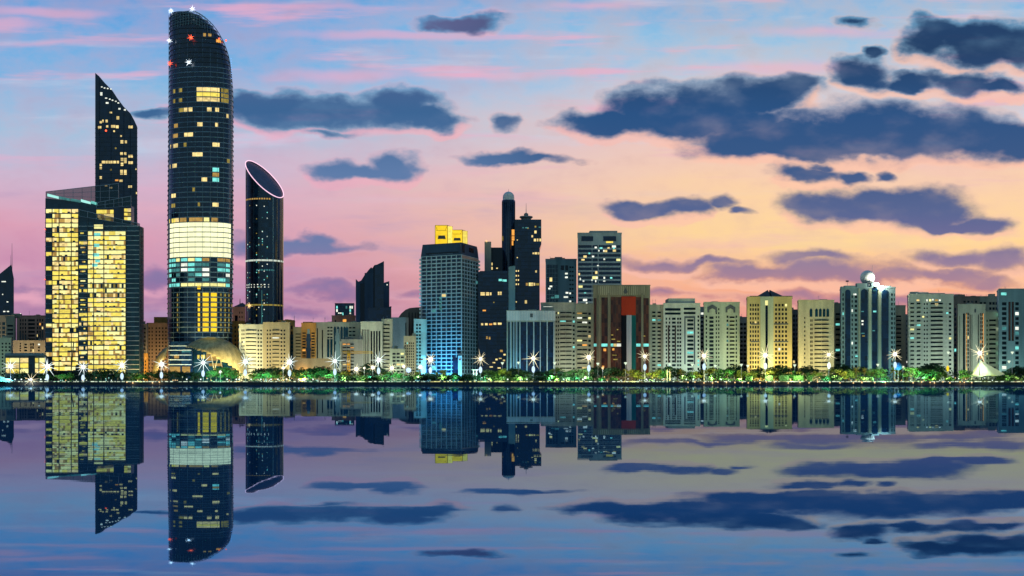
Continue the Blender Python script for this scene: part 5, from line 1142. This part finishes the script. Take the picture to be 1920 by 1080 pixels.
for _ in range(120):
    px = rg.uniform(0, 1920); d = rg.choice([1051, 1052.5, 1054, 1058])
    o = bpy.data.objects.new('path_lamp', None); COL.objects.link(o); o.location = (X(px, d), d, G-.1+(rg.uniform(0, 2.6) if d > 1053 else 0))
    tag(o, 'tiny path lamp glowing among the plants just behind the quay edge', 'path lamp', 'tiny path lamps along the planting')
    put('post', MEB, o, (0, 0, -.3)); g = put('globe', mats_[rg.choice(['lamp_globe', 'lamp_warm', 'lamp_strip', 'lamp_cyan'] if px < 1150 else ['lamp_globe', 'lamp_warm', 'lamp_strip', 'lamp_warm'])], o); g.scale = (1, 1, 1)
# balustrade with a lit strip, one length between two lamp masts
for (a, _, w0), (b, _, w1) in zip(LAMPS, LAMPS[1:]+[(1960, 0, 'right edge of the picture')]):
    T = Thing('balustrade', f'pale balustrade with small lights on the quay from the {w0} rightward', 'balustrade', (X((a+b)/2, 1049.6), 1049.6, G), 'balustrade lengths along the quay')
    m = MB(); x = X(a, 1049.6); e = X(b, 1049.6)-.4
    m.box(x, e, 1049.5, 1049.7, G+.9, G+1.05)
    while x < e: m.box(x, x+.18, 1049.52, 1049.68, G-.3, G+.897); x += 1.5
    T.part('railing', m, 'concrete')
    q = MB(); x = X(a, 1049.6); dens = .92 if 560 < a < 960 or a > 1550 else (.75 if a < 500 else .66)
    while x < e:
        w = rg.uniform(.5, 2.6)
        if rg.random() < dens: q.box(x, min(e, x+w), 1049.15, 1049.35, G+.12, G+rg.uniform(.4, .8))
        x += w+rg.uniform(.1, 2.2)
    T.part('light_strip', q, 'lamp_strip' if a < 780 or a > 1100 else 'lit_pale')
    q = MB(); q.box(X(a, 1052), X(b, 1052)-.5, 1051.5, 1053, G, G+.75); T.part('planter_wall', q, 'paving')

# ------------------------------------------------------------------ trees
def leaf_cloud(mb, clumps, n, size, rg, flat=.5):
    for _ in range(n):
        cx, cy, cz, rx, rz = rg.choice(clumps)
        while True:
            p = Vector((rg.uniform(-1, 1), rg.uniform(-1, 1), rg.uniform(-1, 1)))
            if .25 < p.length < 1: break
        p = p*(p.length**-.35)
        c = Vector((cx+p.x*rx, cy+p.y*rx, cz+p.z*rz))
        d = Vector((rg.gauss(0, 1), rg.gauss(0, 1), rg.gauss(0, flat))).normalized(); e = d.cross(Vector((rg.gauss(0, 1), rg.gauss(0, 1), rg.gauss(0, 1)))).normalized()
        s = size*rg.uniform(.6, 1.4)
        a, b = d*s, e*s*.55
        mb.quad(tuple(c-a), tuple(c+b*.9), tuple(c+a), tuple(c-b))
def broad_tree(seed, mat, spread=1.0):
    rg = random.Random(seed)
    tr = MB(); h = 3.2
    tr.tube((0, 0, 0), (.15, 0, h), .32, .2, 7)
    cl = []
    for i in range(10):
        t = 2*math.pi*i/10+rg.uniform(-.3, .3); r = rg.uniform(.8, 3.4)*spread; z = rg.uniform(4.2, 8.4)-r*.35
        cl.append((r*math.cos(t), r*math.sin(t), z, rg.uniform(1.1, 1.9)*spread, rg.uniform(.8, 1.4)))
        tr.tube((.15, 0, h-.3), (r*math.cos(t)*.8, r*math.sin(t)*.8, z-.3), .14, .05, 5, cap=False)
    cl.append((0, 0, 7.6, 1.7, 1.5))
    cr = MB(); leaf_cloud(cr, cl, 760, .42, rg)
    return tr.mesh('trunk', 'bark'), cr.mesh('crown', mat)
def palm_tree(seed, mat):
    rg = random.Random(seed); tr = MB(); h = 7.2
    for k in range(8): tr.tube((.05*k, 0, h*k/8), (.05*(k+1), 0, h*(k+1)/8), .30-.012*k, .33-.014*k, 7)
    cr = MB(); top = Vector((.4, 0, h))
    for i in range(34):
        t = 2*math.pi*i/34*2.4+rg.uniform(-.2, .2); el = rg.uniform(-.5, 1.25); L_ = rg.uniform(2.6, 3.7)
        p = top.copy(); d = Vector((math.cos(t)*math.cos(el), math.sin(t)*math.cos(el), math.sin(el)))
        for s in range(7):
            q = p+d*(L_/7); side = d.cross(Vector((0, 0, 1)))
            side = side.normalized() if side.length > .05 else Vector((1, 0, 0))
            w = .62*(1-abs(s-2)/7.0)
            for sg in (-1, 1):
                b0 = p+side*sg*w*.2; tip = p+(side*sg+d*.6)*w+Vector((0, 0, -.18*w))
                cr.poly([tuple(p), tuple(q), tuple(tip)])
            d = (d+Vector((0, 0, -.17))).normalized(); p = q
    return tr.mesh('trunk', 'bark'), cr.mesh('crown', mat)
def bush(seed, mat):
    rg = random.Random(seed); tr = MB(); tr.tube((0, 0, 0), (0, 0, .9), .12, .08, 5)
    cl = [(rg.uniform(-1.3, 1.3), rg.uniform(-1, 1), rg.uniform(.9, 2.0), rg.uniform(.8, 1.3), rg.uniform(.7, 1.1)) for _ in range(7)]
    cr = MB(); leaf_cloud(cr, cl, 420, .3, rg); return tr.mesh('stem', 'bark'), cr.mesh('foliage', mat)
KIND = {}
for k, mt in (('green', 'leaf_green'), ('dark', 'leaf_dark'), ('lime', 'leaf_lime')):
    KIND[k] = [broad_tree(100+i*7+len(k), mt, 1.0+.12*i) for i in range(4)]
KIND['palm'] = [palm_tree(300+i, 'leaf_palm') for i in range(3)]
KIND['bush'] = [bush(400+i, 'leaf_dark') for i in range(3)]; KIND['gbush'] = [bush(420+i, 'leaf_green') for i in range(2)]
LOOK = {'green': 'green broad tree', 'dark': 'dark broad tree', 'lime': 'yellow green broad tree', 'palm': 'floodlit date palm', 'bush': 'dark round bush', 'gbush': 'green round bush'}
CATN = {'green': 'tree', 'dark': 'tree', 'lime': 'tree', 'palm': 'palm', 'bush': 'bush', 'gbush': 'bush'}
NAMEN = {'green': 'broad_tree', 'dark': 'broad_tree', 'lime': 'broad_tree', 'palm': 'date_palm', 'bush': 'round_bush', 'gbush': 'round_bush'}
PL_ = []
rg = random.Random(77)
def plant(k, px, top, d=None):
    d = d or rg.uniform(1060, 1074); PL_.append((k, px, top, d))
# left: dense dark belt in front of the office building and the tallest tower
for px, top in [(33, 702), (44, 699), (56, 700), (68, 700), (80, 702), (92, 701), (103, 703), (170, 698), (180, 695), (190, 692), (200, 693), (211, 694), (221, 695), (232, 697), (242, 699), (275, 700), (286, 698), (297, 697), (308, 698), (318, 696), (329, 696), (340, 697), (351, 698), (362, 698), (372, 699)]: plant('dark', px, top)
for px, top in [(110, 704), (117, 702), (130, 700), (262, 702), (270, 700), (395, 695), (405, 691), (414, 689), (424, 690), (433, 693), (441, 695), (482, 700), (490, 698), (501, 697), (515, 697)]: plant('green', px, top)
for px, top in [(256, 701), (445, 699), (470, 703), (526, 699), (551, 700)]: plant('palm' if px in (445, 526, 551) else 'lime', px, top)
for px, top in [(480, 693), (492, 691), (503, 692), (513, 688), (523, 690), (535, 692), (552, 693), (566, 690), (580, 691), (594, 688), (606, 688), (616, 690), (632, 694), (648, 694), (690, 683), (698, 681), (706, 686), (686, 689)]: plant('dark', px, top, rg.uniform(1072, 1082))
for px, top in [(560, 698), (575, 697), (588, 693), (600, 692), (611, 693), (622, 696), (727, 700), (735, 697), (743, 698), (752, 700)]: plant('green', px, top)
for px, top in [(642, 698), (650, 697), (676, 699), (665, 701), (720, 698), (784, 698)]: plant('lime', px, top)
for px, top in [(640, 704), (652, 705), (664, 704), (676, 705), (688, 704), (699, 705), (710, 704), (722, 703), (770, 703), (792, 701), (800, 700), (808, 701), (818, 703), (832, 702), (846, 702), (858, 703), (870, 702), (884, 704), (897, 703), (913, 705), (928, 704), (946, 703), (960, 700), (975, 705), (990, 705), (1005, 705), (1020, 704), (1038, 705), (1052, 705), (1066, 706), (1080, 706)]: plant('bush', px, top, rg.uniform(1054, 1060))
for px, top in [(829, 694), (852, 699), (880, 702), (906, 695), (915, 694), (925, 697), (935, 695), (945, 692), (974, 692), (982, 696), (1032, 694), (1044, 690), (1062, 697), (1072, 694), (1082, 693), (1092, 695), (1098, 691)]: plant('green' if px not in (829, 945, 974, 1044) else 'lime', px, top)
for px, top in [(956, 693), (964, 690), (990, 696), (1010, 696), (1022, 697), (1052, 697), (1110, 690), (1120, 688), (1130, 690), (1140, 691), (1150, 689), (1160, 692), (1196, 695), (1255, 688), (1270, 692)]: plant('dark', px, top)
for px, top in [(1172, 694), (1276, 694), (1832, 0)]: 
    if top: plant('palm', px, top)
for px, top in [(1186, 693), (1196, 696), (1222, 696), (1232, 694), (1280, 695), (1305, 697), (1331, 692), (1338, 690), (1389, 695), (1410, 697), (1440, 693), (1449, 692), (1500, 697), (1528, 697), (1562, 692), (1575, 693), (1585, 696)]: plant('lime', px, top)
for px, top in [(1240, 692), (1248, 694), (1295, 698), (1352, 692), (1362, 693), (1400, 696), (1416, 696), (1460, 697), (1480, 698), (1490, 697), (1514, 700), (1540, 698), (1592, 693), (1602, 692), (1632, 692), (1642, 690), (1652, 691), (1700, 690), (1708, 688), (1716, 692), (1726, 691), (1734, 692), (1750, 695), (1772, 697), (1806, 693), (1815, 696), (1890, 694)]: plant('green', px, top)
for px, top in [(1313, 694), (1372, 688), (1380, 686), (1424, 690), (1455, 687), (1463, 685), (1474, 688), (1506, 688), (1518, 686), (1570, 686), (1580, 684), (1590, 686), (1738, 684), (1748, 682), (1760, 684), (1900, 690), (1908, 687), (1916, 689), (1612, 688)]: plant('dark', px, top, rg.uniform(1074, 1084))
for px, top in [(1606, 690), (1622, 692), (1676, 690), (1684, 693)]: plant('palm', px, top)
for px, top in [(1342, 700), (1288, 702), (1892, 699), (1886, 702), (1880, 704), (1900, 703), (1912, 704), (1556, 703), (1566, 704), (1614, 704), (1630, 706), (1660, 706)]: plant('bush', px, top, rg.uniform(1053, 1058))
for px, top in [(1125, 707), (1150, 707), (1366, 709), (1384, 710), (1742, 704), (1757, 703), (1781, 706), (1105, 706), (1040, 704)]: plant('gbush', px, top, rg.uniform(1053, 1056))
ORD = ['', 'second ', 'third ', 'fourth ', 'fifth ', 'sixth ', 'seventh ', 'eighth ', 'ninth ', 'tenth ', 'eleventh ', 'twelfth ']
cnt = {}
for k, px, top, d in sorted(PL_, key=lambda q: abs(q[1]-min(LAMPS, key=lambda l: abs(l[0]-q[1]))[0])):
    lp = min(LAMPS, key=lambda l: abs(l[0]-px)); side = 'right' if px >= lp[0] else 'left'
    key = (k, lp[0], side); n_ = cnt.get(key, 0); cnt[key] = n_+1
    tm, cm = KIND[k][rg.randrange(len(KIND[k]))]
    o = bpy.data.objects.new(NAMEN[k], None); COL.objects.link(o); o.location = (X(px, d), d, G)
    nat = {'palm': 9.2, 'bush': 3.0, 'gbush': 3.0}.get(k, 9.0)
    s = max(.35, (Z(top-1.5, d)-G)/nat); w = s*rg.uniform(.95, 1.25)
    if k in ('bush', 'gbush'): w = s*rg.uniform(1.1, 1.5)
    o.scale = (w, w, s); o.rotation_euler = (0, 0, rg.uniform(0, 6.28))
    tag(o, f'{ORD[n_]}{LOOK[k]} {side} of the lamp mast before the {lp[2]}', CATN[k], {'tree': 'trees along the promenade', 'palm': 'date palms along the promenade', 'bush': 'bushes along the promenade'}[CATN[k]])
    put('stem' if 'bush' in k else 'trunk', tm, o); put('foliage' if 'bush' in k else 'crown', cm, o)
# clipped hedges (dark boxes) on the right
for px, w, y0, y1, where in [(1405, 13, 704, 713, 'left of the pyramid block mast'), (1442, 16, 703, 713, 'right of the pyramid block mast'), (1470, 18, 703, 711, 'before the right half of the pyramid block'), (1497, 20, 703, 711, 'before the dark narrow block'), (1518, 10, 705, 713, 'before the left edge of the five arch block'), (1884, 28, 704, 716, 'at the right end of the white tent'), (1842, 56, 712, 719, 'under the white tent')]:
    d = 1056; rg2 = random.Random(px); m = MB(); x0, x1 = X(px-w/2, d), X(px+w/2, d); z1 = Z(y0, d); z0 = max(G, Z(y1, d))
    m.box(x0+.3, x1-.3, d-.8, d+.8, G-.4, z1-.3)
    for _ in range(int(60*(x1-x0))):
        c = Vector((rg2.uniform(x0, x1), rg2.choice((d-1, d+1, rg2.uniform(d-1, d+1))), rg2.uniform(G-.2, z1))); a = Vector((rg2.gauss(0, 1), rg2.gauss(0, 1), rg2.gauss(0, 1))).normalized()*.28; b = a.cross(Vector((rg2.gauss(0, 1), 1, rg2.gauss(0, 1)))).normalized()*.2
        m.quad(tuple(c-a), tuple(c+b), tuple(c+a), tuple(c-b))
    single('clipped_hedge', m, 'leaf_dark', f'dark clipped hedge {where}', 'hedge', (X(px, d), d, G))
m = MB(); rg2 = random.Random(4)
for _ in range(9000):
    px = rg2.uniform(-60, 1980); d = rg2.uniform(1053.5, 1058); x = X(px, d); h = .5+.9*(.5+.5*math.sin(px*.11))*rg2.random()
    a = Vector((rg2.gauss(0, 1), rg2.gauss(0, 1), rg2.gauss(0, .6))).normalized()*.34; b = a.cross(Vector((rg2.gauss(0, 1), rg2.gauss(0, 1), 1))).normalized()*.22; c = Vector((x, d, G+h))
    m.quad(tuple(c-a), tuple(c+b), tuple(c+a), tuple(c-b))
o = put('ground_cover', m.mesh('ground_cover', 'leaf_dark')); o['kind'] = 'stuff'
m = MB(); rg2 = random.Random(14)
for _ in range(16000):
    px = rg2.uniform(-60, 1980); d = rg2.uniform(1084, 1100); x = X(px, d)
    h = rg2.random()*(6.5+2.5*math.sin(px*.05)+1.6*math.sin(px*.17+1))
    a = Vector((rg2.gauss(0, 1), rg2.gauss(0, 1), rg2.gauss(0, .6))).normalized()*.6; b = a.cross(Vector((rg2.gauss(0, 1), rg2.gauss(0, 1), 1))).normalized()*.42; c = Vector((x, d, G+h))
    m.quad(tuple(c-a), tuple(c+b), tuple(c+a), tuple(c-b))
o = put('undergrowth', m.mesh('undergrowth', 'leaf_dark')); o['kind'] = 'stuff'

# garden floodlights in the tree belt: green on the left and middle, yellow green on the right
GREEN, LIME, WARM, TEAL, WHITE = (.25, .95, .55), (.80, .95, .32), (1, .80, .32), (.2, .85, .85), (.85, 1, .85)
for px, c, p in [(115, GREEN, 900), (132, LIME, 800), (190, GREEN, 500), (262, LIME, 1500), (398, GREEN, 1300), (415, GREEN, 2000), (430, GREEN, 1500), (446, WARM, 2500), (470, LIME, 1500), (485, TEAL, 1200), (500, GREEN, 1500), (526, WARM, 2300), (551, WARM, 2300), (572, GREEN, 1500), (590, GREEN, 1500), (608, GREEN, 1600), (622, GREEN, 1000), (645, LIME, 2200), (675, LIME, 2000), (695, TEAL, 1200), (722, LIME, 1800), (738, GREEN, 1800), (752, GREEN, 1200), (784, LIME, 1500), (830, LIME, 2000), (852, GREEN, 1000), (906, GREEN, 2200), (920, LIME, 1600), (938, LIME, 2200), (975, LIME, 2600), (1032, GREEN, 2600), (1045, LIME, 2200), (1064, WHITE, 2000), (1080, GREEN, 2600), (1095, WHITE, 2000), (1128, GREEN, 600), (1172, WARM, 2600), (1188, LIME, 2200), (1200, WARM, 1400), (1224, LIME, 2200), (1240, GREEN, 2200), (1278, WARM, 2200), (1305, LIME, 1800),
                 (1333, WARM, 2600), (1352, LIME, 1600), (1368, LIME, 1400), (1390, LIME, 2200), (1412, LIME, 2000), (1442, WARM, 2600), (1455, LIME, 1500), (1484, LIME, 2000), (1500, LIME, 2200), (1528, LIME, 2200), (1548, GREEN, 1300), (1565, WARM, 2200), (1580, LIME, 1800), (1604, WARM, 2200), (1622, WARM, 2400), (1640, LIME, 1800), (1655, GREEN, 1300), (1678, WARM, 2600), (1704, LIME, 1800), (1718, GREEN, 1600), (1732, GREEN, 1500), (1752, LIME, 1600), (1775, WARM, 1200), (1806, LIME, 1900), (1890, LIME, 1200), (1908, WARM, 900)]:
    light('POINT', 'garden_light', (X(px, 1052), rg.uniform(1050.5, 1054), G+rg.uniform(1.6, 4.5)), c, p*rg.uniform(2.5, 11), size=.3)

# tents
def tent(label, cx, w, top, base, D, mat, mast_px, asym):
    T = Thing('tensile_tent', label, 'tent', (X(cx, D), D, G))
    m = MB(); nr, na = 16, 40; x0 = X(mast_px, D); zt = Z(top, D); zb = Z(base, D)
    for i in range(nr+1):
        r = i/nr
        for k in range(na):
            t = 2*math.pi*k/na; dirx = math.cos(t)
            rx = (X(cx+w/2, D)-x0) if dirx > 0 else (x0-X(cx-w/2, D))
            wave = 1-.16*abs(math.sin(t*2.5))
            h = zb+(zt-zb)*((1-r)**(1.35 if dirx < 0 else .95))+.5*r*math.cos(t*5)*.8
            m.v.append((x0+dirx*rx*r*wave, D+math.sin(t)*9*r*wave, h))
    for i in range(nr):
        for k in range(na): j = (k+1) % na; m.f.append((i*na+k, (i+1)*na+k, (i+1)*na+j, i*na+j)); m.m.append(0)
    T.part('canopy', m, mat, True)
    q = MB(); q.tube((x0, D, G), (x0, D, zt+.5), .25); T.part('mast', q, 'white_paint')
    for sgn in (-1, 0, 1):
        q = MB(); xx = X(cx+sgn*w*.42, D); q.tube((xx, D-3, G-.3), (xx, D-3, zb+.6), .15, n=5); T.part('post', q, 'white_paint')
    return T
tent('glowing white tensile tent with a sharp peak near the right end of the promenade', 1851, 74, 675.5, 705, 1062, 'membrane', 1838, 1)
for px, y, p in ((1830, 1049, 1100), (1850, 1047, 1600), (1872, 1050, 900)): light('POINT', 'tent_light', (X(px, y), y, G+4), (.80, 1, .25), p, size=.4)
light('POINT', 'tent_light', (X(1841, 1055), 1054, G+12), (1, 1, .7), 500)
tent('teal canvas pavilion at the left end of the quay', -2, 62, 705.5, 716, 1054, 'teal_canvas', 0, 1)
light('POINT', 'tent_light', (X(5, 1047), 1046, G+3), (.4, 1, .8), 900)
# blue lit ball beside the sphere tower mast and an orange lantern
T = Thing('light_sculpture', 'round blue lit sculpture beside the mast at the sphere tower right edge', 'sculpture', (X(1683, 1060), 1060, G)); q = MB(); q.ball((X(1684, 1060), 1060, Z(687, 1060)), 3.1, n=16, h=10); T.part('ball', q, 'glass_blue', True); q = MB(); q.tube((X(1684, 1060), 1060, G), (X(1684, 1060), 1060, Z(694, 1060)), .3); T.part('pole', q, 'steel')
light('POINT', 'sculpture_light', (X(1680, 1055), 1054, G+9), (.1, .35, 1), 5000); light('POINT', 'sculpture_light', (X(1673, 1052), 1051, G+2), (.3, .5, 1), 1200)
T = Thing('lantern', 'tall orange glowing lantern before the wide balcony block', 'lantern', (X(1777, 1058), 1058, G)); q = MB(); q.ball((X(1777, 1058), 1058, Z(691, 1058)), 1.0, 1.0, 2.3); T.part('lamp_shade', q, 'lit_gold', True); q = MB(); q.tube((X(1777, 1058), 1058, G), (X(1777, 1058), 1058, Z(697, 1058)), .15); T.part('pole', q, 'steel')
for px, where in ((1251, 'left'), (1256, 'right')):
    T = Thing('palm_column', f'{where} one of two slim tall palms with bare lit trunks before the paired window block', 'palm', (X(px, 1058), 1058, G)); q = MB(); q.tube((X(px, 1058), 1058, G), (X(px, 1058), 1058, Z(692, 1058)), .3, .24); T.part('trunk', q, 'cream')
    q = MB(); rg2 = random.Random(px)
    leaf_cloud(q, [(X(px, 1058), 1058, Z(690, 1058), 2.0, 1.2)], 160, .6, rg2); T.part('crown', q, 'leaf_dark')
# yellow crane
T = Thing('tower_crane', 'yellow tower crane with a long jib before the grey banded block', 'crane', (X(654, 1120), 1120, G))
D = 1120; m = MB(); a = X(654, D)
for sx in (-.9, .9):
    for sy in (-.9, .9): m.tube((a+sx, D+sy, G), (a+sx, D+sy, Z(660, D)), .3, n=4)
z = G
while z < Z(660, D)-2: m.tube((a-.9, D-.9, z), (a+.9, D-.9, z+2), .16, n=4); m.tube((a+.9, D-.9, z), (a-.9, D-.9, z+2), .16, n=4); z += 2
T.part('tower', m, 'yellow_paint')
m = MB(); za = Z(662, D)
m.tube((X(642, D), D, za), (X(700, D), D, za), .36, n=4); m.tube((X(642, D), D, za+1.2), (X(698, D), D, za+1.2), .24, n=4)
x = X(643, D)
while x < X(697, D): m.tube((x, D, za), (x+1.2, D, za+1.2), .08, n=3); m.tube((x+1.2, D, za+1.2), (x+2.4, D, za), .08, n=3); x += 2.4
m.tube((a, D, za), (a, D, Z(657, D)), .25, n=4); m.tube((a, D, Z(657, D)), (X(690, D), D, za+1.2), .06, n=3); m.tube((a, D, Z(657, D)), (X(643, D), D, za+1.2), .06, n=3)
T.part('jib', m, 'yellow_paint'); m = MB(); m.box(X(642, D), X(645, D), D-.6, D+.6, za-1.8, za-.1); T.part('counterweight', m, 'concrete'); m = MB(); m.box(a-1.0, a+1.0, D-2.2, D-1.0, za-2.4, za-.3); T.part('cab', m, 'yellow_paint')
light('SPOT', 'crane_fill_light', (X(654, 1100), 1098, G+2), (1, .7, .15), 26000, (a+3, D, 16), .3, 90)  # unseen spot added so the crane stands out brighter
T = Thing('gate_frame', 'pair of pale posts with a crossbar left of the mast at the low black block', 'gate', (X(890, 1056), 1056, G)); m = MB()
for px in (888, 893.5): m.box(X(px, 1056)-.4, X(px, 1056)+.4, 1055.7, 1056.3, G, Z(694, 1056))
T.part('post', m, 'white_paint'); m = MB(); m.box(X(884, 1056), X(897, 1056), 1055.6, 1056.4, Z(694, 1056), Z(693, 1056)); T.part('crossbar', m, 'white_paint')
light('POINT', 'gate_light', (X(890, 1052), 1051, G+5), (1, 1, .8), 900)

# finish: remainder panes of each building
for t in THINGS: t.finish()

# ================================================================== CAMERA, RENDER
cam = bpy.data.cameras.new('camera'); co = bpy.data.objects.new('camera', cam); COL.objects.link(co)
co.location = (0, 0, 0); co.rotation_euler = (math.radians(90), 0, 0)
cam.sensor_width = 36; cam.lens = 36*F/1920; cam.shift_y = (HY-540)/1920
cam.clip_start = .5; cam.clip_end = 20000
SC.camera = co
SC.render.engine = 'CYCLES'
SC.view_settings.view_transform = 'Standard'; SC.view_settings.look = 'None'; SC.view_settings.exposure = 0; SC.view_settings.gamma = 1
c = SC.cycles
c.max_bounces = 5; c.diffuse_bounces = 2; c.glossy_bounces = 4; c.transmission_bounces = 2; c.transparent_max_bounces = 6
c.sample_clamp_indirect = 3; c.sample_clamp_direct = 0; c.use_denoising = True; c.denoiser = 'OPENIMAGEDENOISE'; c.denoising_input_passes = 'RGB_ALBEDO_NORMAL'; c.denoising_prefilter = 'ACCURATE'; c.caustics_reflective = False; c.caustics_refractive = False
c.use_light_tree = True
